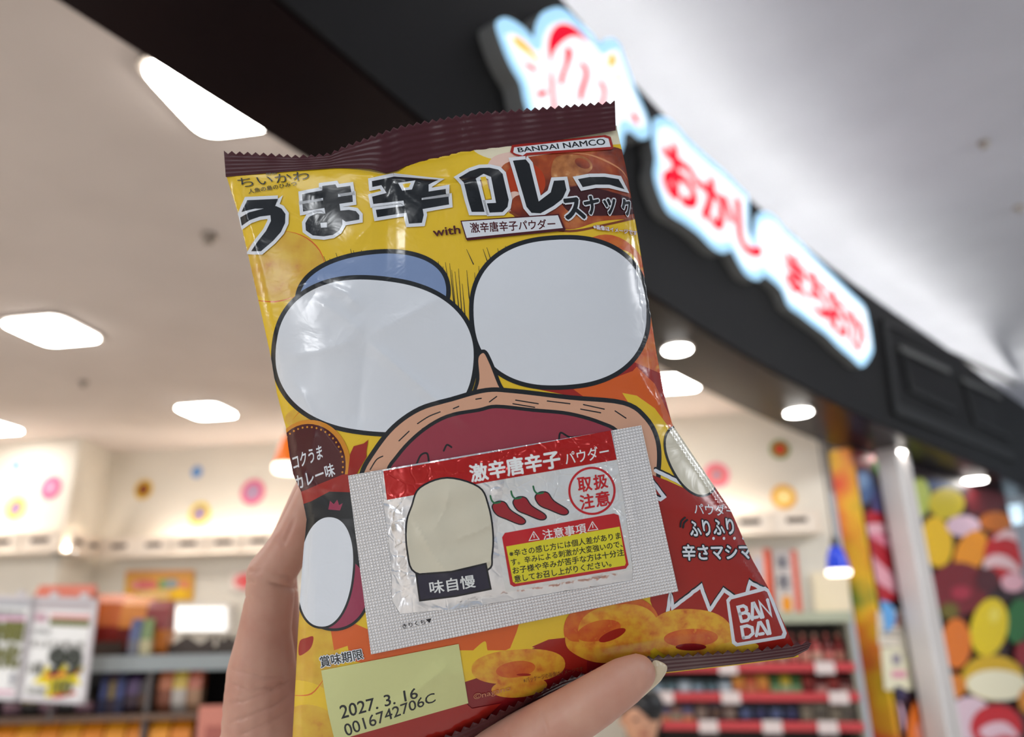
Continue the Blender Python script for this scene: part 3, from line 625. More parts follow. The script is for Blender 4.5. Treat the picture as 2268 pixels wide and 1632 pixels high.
# ------------------------------------------------------------------ right shelving with red price rails
SW = 1.98; sP = on_wall((1700, 1450), .42); sN = WN; sD = np.array([*dW, 0])
def shp(x, y, k=0.0): return at_plane(x, y, sP+sN*k, sN)
sh = empty('shelf_unit', (sP[0]-.1, sP[1], ZF), 'grey shelving with red price rails along the back wall right of the bag', 'shelf unit')
GRS_ = noisy('shelf_grey', C(150, 146, 130), C(160, 156, 140), 3, 2, .5); REDR = mat('rail_red', C(204, 70, 74), .4); TAG = mat('price_tag', C(232, 216, 212), .6)
xL, xR = shp(1380, 1480), shp(1893, 1480); mid = (xL+xR)/2; hw = np.linalg.norm((xR-xL)[:2])/2
levels = [shp(1700, 1482)[2], shp(1700, 1547)[2], shp(1700, 1612)[2]]; levels += [levels[-1]-.2, levels[-1]-.42, levels[-1]-.62]; zt_ = shp(1700, 1368)[2]
for e in (-1, 1): b = MB(); b.box((mid[0]+sD[0]*hw*e-sN[0]*.2, mid[1]+sD[1]*hw*e-sN[1]*.2, (ZF+zt_)/2), sD*.012, sN*.2, (0, 0, (zt_-ZF)/2), GRS_); b.build('side_panel', sh)
b = MB(); b.box((mid[0]-sN[0]*.4, mid[1]-sN[1]*.4, (ZF+zt_)/2), sD*hw, sN*.006, (0, 0, (zt_-ZF)/2), mat('shelf_back_dark', C(92, 84, 76), .7)); b.build('back_panel', sh)
b = MB(); b.box((mid[0]-sN[0]*.18, mid[1]-sN[1]*.18, zt_), sD*(hw+.02), sN*.22, (0, 0, .032), noisy('canopy_green_grey', C(172, 176, 152), C(180, 184, 160), 3)); b.build('top_canopy', sh)
for i, z in enumerate(levels):
    b = MB(); b.box((mid[0]-sN[0]*.2, mid[1]-sN[1]*.2, z), sD*hw, sN*.2, (0, 0, .008), GRS_); bd = b.build('shelf_board', sh)
    b = MB(); b.box((mid[0]+sN[0]*.008, mid[1]+sN[1]*.008, z+.012), sD*hw, sN*.006, (0, 0, .024), REDR); rl = b.build('price_rail', bd)
    for px in ((1600, 1815), (1458, 1606, 1845), (1556, 1697, 1820), (1500, 1650, 1800), (1500, 1650, 1800), (1500, 1650, 1800))[i]:
        c = shp(px+14, 1500+60*i); b = MB(); b.box((c[0]+sN[0]*.018, c[1]+sN[1]*.018, z+.008), sD*.055, sN*.002, (0, 0, .034), TAG); b.build('price_tag', bd)
random.seed(11)
def product(c, w, h, d, cols, kind):
    """small boxed, bottled or bagged goods standing on c"""
    b = MB(); m1, m2 = (mat('pack_%d_%d_%d' % q, C(*q), .35) for q in cols); D3 = sD; c = np.asarray(c, float)
    if kind == 'bottle':
        b.lathe(c, [(w*.46, 0), (w*.5, .01), (w*.5, h*.55), (w*.3, h*.75), (w*.16, h*.82), (w*.16, h*.92)], m1, 14); b.lathe(c, [(w*.51, h*.15), (w*.51, h*.45)], m2, 14); b.lathe(c+np.array([0, 0, h*.9]), [(w*.2, 0), (w*.2, h*.1)], m2, 12)
    elif kind == 'bag':
        for (z0, z1, t0, t1, m) in ((0, .18, .25, 1, m1), (.18, .5, 1, 1.1, m1), (.5, .86, 1.1, .7, m2), (.86, 1, .7, .04, m2)):
            vs = [c+D3*w*.5*e+sN*d*.5*f*t+np.array([0, 0, h*z]) for z, t in ((z0, t0), (z1, t1)) for e, f in ((-1, -1), (1, -1), (1, 1), (-1, 1))]
            b.add(vs, [(0, 1, 5, 4), (1, 2, 6, 5), (2, 3, 7, 6), (3, 0, 4, 7), (0, 3, 2, 1), (4, 5, 6, 7)], m)
    else:
        b.box(c+np.array([0, 0, h/2]), D3*w/2, sN*d/2, (0, 0, h/2), m1); b.box(c+np.array([0, 0, h*.55])+sN*d*.505, D3*w*.38, sN*.002, (0, 0, h*.2), m2); b.box(c+np.array([0, 0, h*.995]), D3*w*.3, sN*d*.3, (0, 0, h*.01), m2)
    return b
def row(px0, px1, z, n, h, kinds, cols, name, label, cat, group, fn=shp, k=-.08, dp=.07):
    protos = {}
    for i in range(n):
        a = fn(px0+(px1-px0)*(i+.5)/n, 1500); w = np.linalg.norm(fn(px1, 1500)-fn(px0, 1500))/n*.9
        c = np.array([a[0]+sN[0]*k, a[1]+sN[1]*k, z]); col = cols[i % len(cols)]
        if col not in protos:
            o = product(c, w, h, dp, col, kinds).build(name, smooth=(kinds == 'bottle')); protos[col] = (o, c)
        else:
            s, c0 = protos[col]; o = s.copy(); COL.objects.link(o); o.location = Vector(s.location)+Vector(c-c0)
        pos = ('leftmost' if i == 0 else 'rightmost' if i == n-1 else ('', 'second', 'third', 'fourth', 'fifth', 'sixth', 'seventh', 'eighth')[i]+' from left')
        tag(o, (label.replace(' a ', ' ')+', '+pos if n > 2 else label+(', left one' if i == 0 else ', right one')), cat, group)
B8 = .0085
row(1480, 1700, levels[0]+B8, 8, .15, 'bottle', [((196, 90, 84), (222, 180, 160)), ((150, 40, 40), (226, 196, 180))], 'snack_jar', 'red and cream jar on the top shelf behind the bag', 'jar', 'jars on the top right shelf')
row(1700, 1888, levels[0]+B8, 7, .19, 'bottle', [((150, 44, 44), (220, 150, 130)), ((190, 80, 76), (214, 170, 150)), ((120, 36, 34), (214, 120, 110))], 'snack_jar', 'tall red jar on the right half of the top shelf', 'jar', 'tall red jars on the top right shelf')
row(1440, 1620, levels[1]+B8, 6, .085, 'box', [((70, 88, 92), (150, 172, 186)), ((60, 78, 80), (104, 130, 140)), ((150, 166, 176), (200, 210, 216))], 'snack_box', 'small blue grey box on the middle shelf', 'box', 'blue grey boxes on the middle shelf')
row(1622, 1704, levels[1]+B8, 3, .12, 'bag', [((206, 110, 60), (226, 150, 60)), ((214, 130, 90), (200, 90, 50))], 'snack_pack', 'orange pack on the middle shelf right of the blue grey boxes', 'snack pack', 'orange packs on the middle shelf')
row(1706, 1776, levels[1]+B8, 3, .12, 'bag', [((130, 166, 120), (60, 96, 40)), ((150, 180, 140), (190, 166, 40))], 'snack_pack', 'green pack in the middle of the middle shelf', 'snack pack', 'green packs on the middle shelf')
row(1778, 1890, levels[1]+B8, 4, .115, 'bag', [((120, 30, 26), (150, 50, 40)), ((206, 150, 140), (96, 26, 22))], 'snack_pack', 'dark red pack at the right end of the middle shelf', 'snack pack', 'dark red packs on the middle shelf')
row(1452, 1530, levels[2]+B8, 3, .11, 'bag', [((214, 150, 100), (110, 100, 130)), ((170, 160, 130), (150, 110, 100))], 'snack_pack', 'mixed orange pack at the left end of the lowest visible shelf', 'snack pack', 'mixed packs on the lower shelf')
row(1532, 1626, levels[2]+B8, 3, .12, 'box', [((90, 56, 44), (150, 130, 116)), ((66, 50, 60), (110, 80, 60))], 'snack_box', 'brown box on the lowest visible shelf', 'box', 'brown boxes on the lower shelf')
row(1628, 1762, levels[2]+B8, 4, .12, 'box', [((24, 24, 34), (90, 100, 140)), ((28, 26, 40), (60, 60, 100))], 'snack_box', 'dark navy box on the lowest visible shelf', 'box', 'navy boxes on the lower shelf')
row(1764, 1888, levels[2]+B8, 4, .12, 'box', [((116, 100, 84), (140, 130, 110)), ((130, 122, 104), (100, 90, 80))], 'snack_box', 'tan box at the right end of the lowest visible shelf', 'box', 'tan boxes on the lower shelf')

# ------------------------------------------------------------------ left shelving, nearer
lN = np.array([.10, -.995, 0]); lD = np.array([.995, .10, 0]); LP = np.array([-2.0, 3.35, 0])
def lsp(x, y, k=0.0): return at_plane(x, y, LP+lN*k, lN)
ls = empty('shelf_unit', (-2.1, 3.5, ZF), 'dark shelving with pale price rails behind the white price signs', 'shelf unit')
STL = mat('rail_pale', C(150, 156, 156), .35); DBR = noisy('shelf_dark', C(48, 38, 32), C(58, 46, 40), 4)
a0, a1 = lsp(-140, 1470), lsp(640, 1470); lm = (a0+a1)/2; lh = np.linalg.norm(a1-a0)/2; lz = lsp(300, 1452)[2]
zl = [lz-.03, lsp(300, 1588)[2], lsp(300, 1588)[2]-.3, lsp(300, 1588)[2]-.6]
for i, z in enumerate(zl):
    b = MB(); b.box((lm[0]-lN[0]*.22, lm[1]-lN[1]*.22, z), lD*lh, lN*.22, (0, 0, .008), DBR); bd = b.build('shelf_board', ls)
    b = MB(); b.box((lm[0]+lN[0]*.006, lm[1]+lN[1]*.006, z), lD*lh, lN*.006, (0, 0, .032 if i == 0 else .012), STL if i == 0 else mat('rail_brown', C(110, 84, 66), .5)); b.build('price_rail', bd)
b = MB(); b.box((lm[0]-lN[0]*.43, lm[1]-lN[1]*.43, (ZF+lz)/2), lD*lh, lN*.006, (0, 0, (lz-ZF)/2), DBR); b.build('back_panel', ls)
for t in (-1, 1):
    b = MB(); b.box((lm[0]+lD[0]*lh*t-lN[0]*.2, lm[1]+lD[1]*lh*t-lN[1]*.2, (ZF+lz)/2), lD*.01, lN*.2, (0, 0, (lz-ZF)/2), DBR); b.build('side_panel', ls)
for px in (335,):
    c = lsp(px, 1470); b = MB(); b.box((c[0]-lN[0]*.02, c[1]-lN[1]*.02, (ZF+lz)/2), lD*.01, lN*.012, (0, 0, (lz-ZF)/2), mat('post_grey', C(84, 78, 76), .5)); b.build('post', ls)
sD_, sN_ = sD, sN; sD, sN = lD, lN
zt2 = zl[0]+B8
# display cartons with torn zig-zag fronts on the top deck
def carton(px0, px1, hpx, label, col, zig, k=-.1):
    a, c = lsp(px0, 1450, k), lsp(px1, 1450, k); h = lsp(px0, 1450-hpx)[2]-lsp(px0, 1450)[2]+.0; n = 6; top = []
    for i in range(n+1): t = i/n; top.append((t, h*(1-(zig*.5 if i % 2 else 0))))
    P = [np.array([*(a*(1-t)+c*t)[:2], zt2+hh]) for t, hh in top[::-1]]; P = [np.array([a[0], a[1], zt2]), np.array([c[0], c[1], zt2])]+P
    b = MB(); b.prism(P, -lN*.01, mat('carton_%d' % col[0], C(*col), .6)); w = (c-a)/2; w[2] = 0
    b.box(np.array([*((a+c)/2)[:2], zt2+h*.25])-lN*.07, w*.98, lN*.06, (0, 0, h*.25), mat('carton_%d' % col[0], C(*col), .6)); tag(b.build('display_carton'), label, 'carton')
carton(205, 268, 44, 'grey brown display carton directly right of the price signs', (80, 66, 58), .1)
carton(284, 470, 54, 'wide grey brown display carton with zigzag top edge left of the hand', (74, 62, 55), .75)
carton(478, 552, 54, 'grey brown display carton with zigzag edge half hidden by the hand', (72, 62, 54), .5)
for i, (x0, x1, y0, cols, l) in enumerate(((198, 282, 1316, ((150, 30, 20), (200, 100, 24)), 'orange and dark red bag beside the price signs'), (262, 330, 1322, ((120, 24, 20), (214, 130, 40)), 'orange bag with dark red middle, second from the price signs'), (318, 372, 1330, ((196, 110, 30), (130, 24, 20)), 'orange and red bag nearest the bright back wall'),
        (60, 190, 1296, ((150, 70, 40), (200, 110, 90)), 'orange and pink bag behind the price signs'))):
    kk = (-.34, -.22, -.11, -.24)[i]; a = lsp(x0, 1450, kk); c = lsp(x1, 1450, kk); h = lsp((x0+x1)/2, y0, kk)[2]-zt2; m_ = (a+c)/2
    tag(product(np.array([m_[0], m_[1], zt2]), np.linalg.norm(c-a), h, .09, cols, 'bag').build('snack_pack'), l, 'snack pack')
row(270, 322, zt2, 2, .17, 'bag', [((120, 120, 130), (90, 100, 140)), ((190, 180, 140), (120, 140, 90))], 'snack_pack', 'pale patterned pack standing between the dark cartons', 'snack pack', 'pale packs on the left shelf', lsp, -.03, .04)
z2 = zl[1]+B8
row(212, 268, z2, 3, .17, 'box', [((40, 42, 76), (90, 100, 150)), ((56, 34, 50), (160, 140, 100))], 'snack_box', 'navy and violet box on the shelf below the pale rail', 'box', 'navy boxes on the left shelf', lsp, -.1, .08)
row(270, 330, z2, 2, .15, 'bag', [((70, 50, 60), (90, 60, 110)), ((100, 70, 50), (50, 30, 30))], 'snack_pack', 'dark pack with white patch on the shelf below the pale rail', 'snack pack', 'dark packs on the left shelf', lsp, -.1, .07)
row(340, 440, z2, 3, .185, 'bag', [((150, 90, 66), (206, 110, 50)), ((190, 180, 170), (216, 180, 50)), ((170, 130, 100), (190, 90, 50))], 'snack_pack', 'orange and white pack on the shelf left of the hand', 'snack pack', 'orange and white packs on the left shelf', lsp, -.1, .07)
row(0, 200, z2, 5, .1, 'bag', [((150, 110, 120), (40, 34, 30)), ((60, 50, 44), (180, 150, 60))], 'snack_pack', 'dark and pink pack low on the shelf under the price signs', 'snack pack', 'packs under the price signs', lsp, -.1, .07)
z3 = zl[2]+B8
row(0, 435, z3, 9, lsp(300, 1598)[2]-z3, 'bag', [((226, 200, 196), (226, 134, 24)), ((222, 190, 180), (232, 150, 30))], 'snack_pack', 'upright orange and white pack in the bottom row at the left', 'snack pack', 'orange packs in the bottom row', lsp, -.06, .08)
a = lsp(440, 1600, .04); c = lsp(540, 1600, .04); zz = lsp(480, 1560)[2]; m_ = (a+c)/2
b = MB(); b.box((m_[0], m_[1], (z3+zz)/2)+lN*.0, (c-a)/2*np.array([1, 1, 0]), lN*.015, (0, 0, (zz-z3)/2), mat('pink_card', C(206, 130, 112), .6)); b.box(np.array([m_[0], m_[1], (z3+zz)/2-.01])+lN*.017, (c-a)/2*.6*np.array([1, 1, 0]), lN*.003, (0, 0, (zz-z3)/2*.6), mat('pink_dark', C(170, 96, 84), .6)); tag(b.build('display_card'), 'salmon pink display card low on the left beside the hand', 'card')
sD, sN = sD_, sN_
# two price signs in clear frames, standing up from the shelf
def price_sign(px, label, base, items, texts, k=.12):
    P = [lsp(x, y, k) for x, y in px]; n = np.cross(P[1]-P[0], P[3]-P[0]); n /= np.linalg.norm(n); n = n if n @ vF < 0 else -n; q = quadmap3(P)
    ro = empty('price_sign', (*((P[2]+P[3])/2)[:2], min(p[2] for p in P)), label, 'price sign')
    b = MB(); b.prism(P, -n*.006, mat('sign_paper', C(*base), .6))
    def PL_(pts, col, i): V = [q(*p)+n*(.001+.0005*i) for p in pts]; b.add(V, [tuple(t) for t in tessellate_polygon([[Vector(v) for v in V]])], mat('mark_%d_%d_%d' % col, C(*col), .6))
    for i, (pts, col) in enumerate(items): PL_(pts, col, i)
    for st, (u0, v0, u1, v1), col, bold in texts:
        for j, T in enumerate(text_quad(st, (u0, v0), (u1, v0), (u1, v1), (u0, v1), bold)):
            V = [q(u, v)+n*(.009+.0002*j) for u, v in T.reshape(-1, 2)]; b.add(V, [(3*jj, 3*jj+1, 3*jj+2) for jj in range(len(T))], mat('mark_%d_%d_%d' % col, C(*col), .6))
    b.build('printed_sheet', ro); fr = MB(); FR = mat('clear_frame', C(214, 208, 210), .2)
    for i in range(4):
        A_, B_ = P[i], P[(i+1) % 4]; d = (B_-A_)/np.linalg.norm(B_-A_); fr.box((A_+B_)/2, (B_-A_)/2+d*.008, n*.009, np.cross(d, n)*.009, FR)
    fr.build('frame', ro)
    c = q(.3, 0); c2 = q(.8, 0); 
    for cc_ in (c, c2):
        b3 = MB(); b3.box(cc_+np.array([0, 0, .012])+n*.0, lD*.012, n*.012, (0, 0, .018), FR); b3.build('clip', ro)
    b4 = MB(); pb = q(.5, 1); b4.tube([pb-n*.012+np.array([0, 0, .02]), np.array([pb[0], pb[1], 0])-n*.012+np.array([0, 0, zl[1]])], .008, MATS['post_grey']); b4.build('stand', ro)
BK = (50, 54, 44); OL = (112, 112, 50)
price_sign([(78, 1326), (212, 1330), (184, 1554), (42, 1546)], 'right one of the two white price signs, with yellow burst and large 99', (244, 243, 240),
    [([(.04, .02), (.96, .02), (.96, .11), (.04, .11)], (196, 186, 188)), ([(.3, .15), (.96, .15), (.96, .19), (.3, .19)], (226, 150, 150)), ([(.3, .20), (.96, .20), (.96, .27), (.3, .27)], OL),
     ([(.36, .66), (.44, .72), (.60, .62), (.72, .70), (.96, .66), (.86, .76), (.94, .84), (.74, .84), (.7, .94), (.4, .98), (.42, .86), (.16, .84), (.3, .76)], (236, 214, 30)), ([(.36, .755), (.9, .70), (.88, .735), (.36, .80)], (214, 66, 50)), ([(.5, .955), (.86, .90), (.88, .93), (.5, .995)], (214, 60, 50))],
    [('特価', (.06, .14, .24, .24), (206, 150, 170), .03), ('お買得品', (.06, .30, .34, .36), (160, 160, 160), .01), ('まとめてお買い得', (.08, .42, .9, .49), (120, 116, 110), .02), ('99', (.40, .50, .88, .74), BK, .06), ('1個', (.1, .64, .3, .76), (110, 110, 100), .03), ('100', (.5, .80, .80, .93), OL, .05), ('税込価格', (.12, .88, .4, .95), (130, 130, 120), .02), ('円', (.84, .66, .93, .74), OL, .03)])
price_sign([(-70, 1322), (76, 1326), (40, 1546), (-112, 1538)], 'left one of the two white price signs, cut by the left edge of the photo', (242, 240, 242),
    [([(.04, .02), (.96, .02), (.96, .09), (.04, .09)], (180, 180, 184)), ([(.3, .19), (.92, .19), (.92, .23), (.3, .23)], (230, 170, 200)), ([(.3, .93), (.92, .93), (.92, .96), (.3, .96)], (230, 170, 190))],
    [('期間限定', (.3, .12, .9, .18), (150, 150, 150), .03), ('時間', (.3, .24, .92, .44), OL, .06), ('強化', (.4, .48, .94, .70), OL, .06), ('!', (.85, .76, .92, .88), (170, 170, 176), .03)])

# ------------------------------------------------------------------ shopper seen behind the thumb
def soft_body(name, balls, m, parent=None, voxel=.01, smooth=6, loc=None, crease=None, sub=0):
    """balls: list of chains; each chain is [(point, radius), ...]; fused into one continuous surface"""
    bm = bmesh.new()
    TV, TF = [], []; uv_ = bmesh.new(); bmesh.ops.create_uvsphere(uv_, u_segments=16, v_segments=10, radius=1.0); uv_.verts.ensure_lookup_table()
    SVt = np.array([v.co[:] for v in uv_.verts]); SFt = [[v.index for v in f.verts] for f in uv_.faces]; uv_.free()
    def ball(p, r): b0 = len(TV)*len(SVt); TV.append(SVt*r+p); TF.extend([[b0+i for i in f] for f in SFt])
    for ch in balls:
        pts = [np.asarray(p, float) for p, r in ch]; rr = [r for p, r in ch]
        if len(ch) == 1: ball(pts[0], rr[0]); continue
        for i in range(len(pts)-1):
            L_ = np.linalg.norm(pts[i+1]-pts[i]); n = max(2, int(L_/(min(rr[i], rr[i+1])*.3)))
            for k in range(n+1):
                t = k/n; p = pts[i]*(1-t)+pts[i+1]*t; r = rr[i]*(1-t)+rr[i+1]*t
                ball(p, r)
    me = bpy.data.meshes.new(name); bm.free(); me.from_pydata([tuple(v) for v in np.concatenate(TV)], [], TF); ob = bpy.data.objects.new(name, me); COL.objects.link(ob)
    md = ob.modifiers.new('r', 'REMESH'); md.mode = 'VOXEL'; md.voxel_size = voxel; md2 = ob.modifiers.new('s', 'SMOOTH'); md2.factor = .6; md2.iterations = smooth
    bpy.context.view_layer.update(); ev = ob.evaluated_get(bpy.context.evaluated_depsgraph_get()); me2 = bpy.data.meshes.new_from_object(ev); bpy.data.objects.remove(ob)
    me2.name = name; V = np.zeros(len(me2.vertices)*3); me2.vertices.foreach_get('co', V); V = V.reshape(-1, 3)
    if crease is not None:
        N = np.zeros(len(me2.vertices)*3); me2.vertices.foreach_get('normal', N); V = crease(V, N.reshape(-1, 3))
    o0 = np.array([V[:, 0].mean(), V[:, 1].mean(), V[:, 2].min()]) if loc is None else np.asarray(loc, float)
    me2.vertices.foreach_set('co', (V-o0).ravel()); me2.materials.clear(); me2.materials.append(m); me2.polygons.foreach_set('use_smooth', [True]*len(me2.polygons)); me2.update()
    o = bpy.data.objects.new(name, me2); COL.objects.link(o); o.location = o0
    if parent is not None: o.parent = parent; bpy.context.view_layer.update(); o.matrix_parent_inverse = parent.matrix_world.inverted()
    return o
SKIN2 = noisy('shopper_skin', C(216, 160, 126), C(206, 148, 116), 9, 3, .5); HAIR = noisy('black_hair', C(16, 15, 17), C(26, 24, 26), 60, 3, .4, stretch=(1, 1, .2))
hc = at_d(1418, 1585, 3.15)
sp_ = empty('person', (hc[0], hc[1]+.02, ZF), 'child with short black hair, blurred and partly hidden behind the thumb', 'person')
body = [[(hc, .082), (hc+np.array([0, -.01, -.05]), .066)], [(hc+np.array([0, .01, -.08]), .04), (hc+np.array([0, .02, -.16]), .04)],
    [(hc+np.array([-.1, .02, -.19]), .045), (hc+np.array([.1, .02, -.19]), .045)], [(hc+np.array([0, .02, -.24]), .1), (hc+np.array([0, .02, -.5]), .095)],
    [(hc+np.array([-.13, .02, -.2]), .04), (hc+np.array([-.17, .0, -.4]), .032), (hc+np.array([-.15, -.1, -.55]), .026)], [(hc+np.array([.13, .02, -.2]), .04), (hc+np.array([.17, .0, -.4]), .032), (hc+np.array([.15, -.1, -.55]), .026)],
    [(hc+np.array([-.06, .02, -.52]), .07), (np.array([hc[0]-.07, hc[1]+.02, ZF+.25]), .045), (np.array([hc[0]-.07, hc[1]+.02, ZF+.05]), .035)], [(hc+np.array([.06, .02, -.52]), .07), (np.array([hc[0]+.07, hc[1]+.02, ZF+.25]), .045), (np.array([hc[0]+.07, hc[1]+.02, ZF+.05]), .035)],
    [(np.array([hc[0]-.07, hc[1]+.02, ZF+.036]), .035), (np.array([hc[0]-.07, hc[1]-.1, ZF+.033]), .032)], [(np.array([hc[0]+.07, hc[1]+.02, ZF+.036]), .035), (np.array([hc[0]+.07, hc[1]-.1, ZF+.033]), .032)],
    [(hc+np.array([-.078, 0, -.02]), .016)], [(hc+np.array([.078, 0, -.02]), .016)], [(hc+np.array([0, -.085, -.03]), .012)]]
soft_body('body', body, SKIN2, sp_, .008, 4)
soft_body('hair', [[(hc+np.array([.0, .02, .022]), .092)], [(hc+np.array([.03, -.02, .04]), .072)], [(hc+np.array([0, .05, -.03]), .062)], [(hc+np.array([.06, .02, -.03]), .04)]], HAIR, sp_, .008, 3)
V3 = lambda x, y, z: hc+np.array([x, y, z])
soft_body('shirt', [[(V3(-.1, .02, -.2), .060), (V3(.1, .02, -.2), .060)], [(V3(0, .02, -.23), .122), (V3(0, .02, -.52), .118)], [(V3(-.13, .02, -.2), .058), (V3(-.160, .01, -.34), .052)], [(V3(.13, .02, -.2), .058), (V3(.160, .01, -.34), .052)]], noisy('cream_cloth', C(226, 214, 190), C(214, 200, 176), 20), sp_, .009, 2)
soft_body('trousers', [[(V3(0, .02, -.5), .112), (V3(0, .02, -.56), .105)], [(V3(-.06, .02, -.54), .085), (np.array([hc[0]-.07, hc[1]+.02, ZF+.12]), .06)], [(V3(.06, .02, -.54), .085), (np.array([hc[0]+.07, hc[1]+.02, ZF+.12]), .06)]], noisy('navy_cloth', C(44, 52, 76), C(36, 42, 64), 20), sp_, .009, 2)
# dark eyes and mouth on the face
fm = MB(); DK = mat('eye_dark', C(20, 16, 16), .3)
for e in (-1, 1): fm.lathe(hc+np.array([e*.03, -.078, -.005]), [(.008, -.004), (.01, 0), (.008, .004)], DK, 12)
fm.build('eyes', sp_); fm = MB(); fm.box(hc+np.array([0, -.077, -.062]), (.018, 0, 0), (0, .006, 0), (0, 0, .003), mat('lip', C(170, 90, 84), .4)); fm.build('mouth', sp_)
# ------------------------------------------------------------------ the snack bag held up in front
def film_bump(m, strength=.35, metal=False, emboss=False):
    nt = m.node_tree; b = nt.nodes['Principled BSDF']; L = nt.links.new
    uv = nt.nodes.new('ShaderNodeUVMap'); uv.uv_map = 'uv'
    if emboss:
        mp = nt.nodes.new('ShaderNodeMapping'); mp.inputs['Rotation'].default_value = (0, 0, math.radians(11.5)); mp.inputs['Scale'].default_value = (470, 470, 1)
        L(uv.outputs[0], mp.inputs['Vector']); sp = nt.nodes.new('ShaderNodeSeparateXYZ'); L(mp.outputs[0], sp.inputs[0])
        def M(op, a, bb=None):
            n = nt.nodes.new('ShaderNodeMath'); n.operation = op
            for i, q in enumerate((a, bb)):
                if q is None: continue
                if isinstance(q, (int, float)): n.inputs[i].default_value = q
                else: L(q, n.inputs[i])
            return n.outputs[0]
        h = M('MULTIPLY', M('SINE', sp.outputs[0]), M('SINE', sp.outputs[1])); h = M('POWER', M('ABSOLUTE', h), .6)
        bp = nt.nodes.new('ShaderNodeBump'); bp.inputs['Strength'].default_value = .9; bp.inputs['Distance'].default_value = .0006
        L(h, bp.inputs['Height']); L(bp.outputs[0], b.inputs['Normal']); return m
    n1 = nt.nodes.new('ShaderNodeTexNoise'); n1.inputs['Scale'].default_value = 14; n1.inputs['Detail'].default_value = 3; n1.inputs['Distortion'].default_value = .6
    n2 = nt.nodes.new('ShaderNodeTexNoise'); n2.inputs['Scale'].default_value = 220; n2.inputs['Detail'].default_value = 3
    n3 = nt.nodes.new('ShaderNodeTexVoronoi'); n3.feature = 'DISTANCE_TO_EDGE'; n3.inputs['Scale'].default_value = 26 if metal else 9
    rp = nt.nodes.new('ShaderNodeMapRange'); rp.inputs['From Max'].default_value = .09
    wb = nt.nodes.new('ShaderNodeTexNoise'); wb.inputs['Scale'].default_value = 9
    ad = nt.nodes.new('ShaderNodeVectorMath'); ad.operation = 'MULTIPLY_ADD'; ad.inputs[1].default_value = (.09, .09, .09)
    L(uv.outputs[0], wb.inputs['Vector']); L(wb.outputs['Color'], ad.inputs[0]); L(uv.outputs[0], ad.inputs[2]); L(ad.outputs[0], n3.inputs['Vector']); L(n3.outputs['Distance'], rp.inputs['Value'])
    for n in (n1, n2): L(uv.outputs[0], n.inputs['Vector'])
    prev = None
    for src, dist in ((n1.outputs['Fac'], .0038 if metal else .0011), (n2.outputs['Fac'], .000012), (rp.outputs[0], .0002 if metal else .00002)):
        bp = nt.nodes.new('ShaderNodeBump'); bp.inputs['Strength'].default_value = strength; bp.inputs['Distance'].default_value = dist
        L(src, bp.inputs['Height'])
        if prev is not None: L(prev, bp.inputs['Normal'])
        prev = bp.outputs[0]
    L(prev, b.inputs['Normal']); return m
INK = .80
def ink(name, r, g, b, rough=.2, spec=.5):
    c = np.clip(s2l((r, g, b))/INK, 0, .93)
    return film_bump(mat(name, (float(c[0]), float(c[1]), float(c[2]), 1), rough, spec=spec))
def inknoise(name, c1, c2, c3, scale, lo=.35, hi=.62):
    cc = [tuple(float(q) for q in np.clip(s2l(c)/INK, 0, .93))+(1,) for c in (c1, c2, c3)]
    m = noisy(name, cc[0], cc[1], scale, 6, .3, 'UV', lo, hi, c3=cc[2]); return film_bump(m)
YEL = ink('print_yellow', 214, 178, 40); WHT = ink('print_white', 205, 209, 214); BLK = ink('print_black', 22, 26, 30)
RED = ink('print_red', 146, 32, 24); ORG = ink('print_orange', 200, 88, 32); DRED = ink('print_dark_red', 122, 22, 26)
MAR = ink('print_maroon', 68, 14, 20); PEA = ink('print_peach', 200, 152, 124); STEW = ink('print_stew', 142, 52, 66)
BLU = ink('print_slate_blue', 116, 136, 172); PGR = ink('print_pale_green', 192, 194, 134); GLD = ink('print_gold', 196, 128, 36)
MAG = ink('print_dark_pink', 140, 48, 74); BEI = ink('print_beige', 196, 190, 170); CRM = ink('print_cream', 214, 206, 178)
PNK = ink('print_rice', 214, 182, 168)
SNK = inknoise('print_corn_ring', (208, 158, 46), (198, 124, 40), (178, 82, 30), 44, .38, .62)
SNY = inknoise('print_pale_ring', (204, 168, 54), (196, 150, 46), (186, 126, 44), 26)
SNR = inknoise('print_red_ring', (196, 104, 36), (186, 76, 32), (204, 140, 50), 36, .38, .62)
CUR = inknoise('print_curry', (92, 28, 16), (150, 62, 24), (178, 104, 52), 13, .4, .6)
MEAT = inknoise('print_meat', (134, 74, 36), (172, 110, 60), (206, 160, 110), 40)
SEALM = film_bump(mat('seal_maroon', tuple(float(q) for q in s2l((64, 20, 28))/INK)+(1,), .36, spec=.4), .5)
SILV = film_bump(mat('film_silver', (.78, .79, .80, 1), .28, 1.0), .6, metal=True)
EMB = film_bump(mat('embossed_foil', (.90, .88, .87, 1), .30, .22), emboss=True)

LE = np.array([(335, 496), (386, 500), (480, 530), (620, 562), (700, 580), (800, 602), (870, 613), (950, 634), (1010, 642), (1050, 650), (1090, 668), (1150, 680), (1230, 672), (1300, 667), (1400, 660), (1500, 655), (1632, 648), (1800, 640), (1900, 640)], float)
RE = np.array([(180, 1360), (225, 1362), (283, 1366), (370, 1386), (530, 1414), (690, 1440), (770, 1452), (870, 1470), (940, 1489), (1010, 1536), (1130, 1618), (1240, 1666), (1300, 1700), (1420, 1754), (1500, 1790), (1900, 1950)], float)
def Lf(y): return np.interp(y, LE[:, 0], LE[:, 1])
def Rf(y): return np.interp(y, RE[:, 0], RE[:, 1])
TOPL = np.array([(440, 388), (500, 386), (600, 377), (670, 371), (740, 366), (800, 367), (824, 369), (855, 378), (880, 372), (899, 362), (980, 349), (1018, 339), (1160, 316), (1364, 283), (1500, 260)], float)
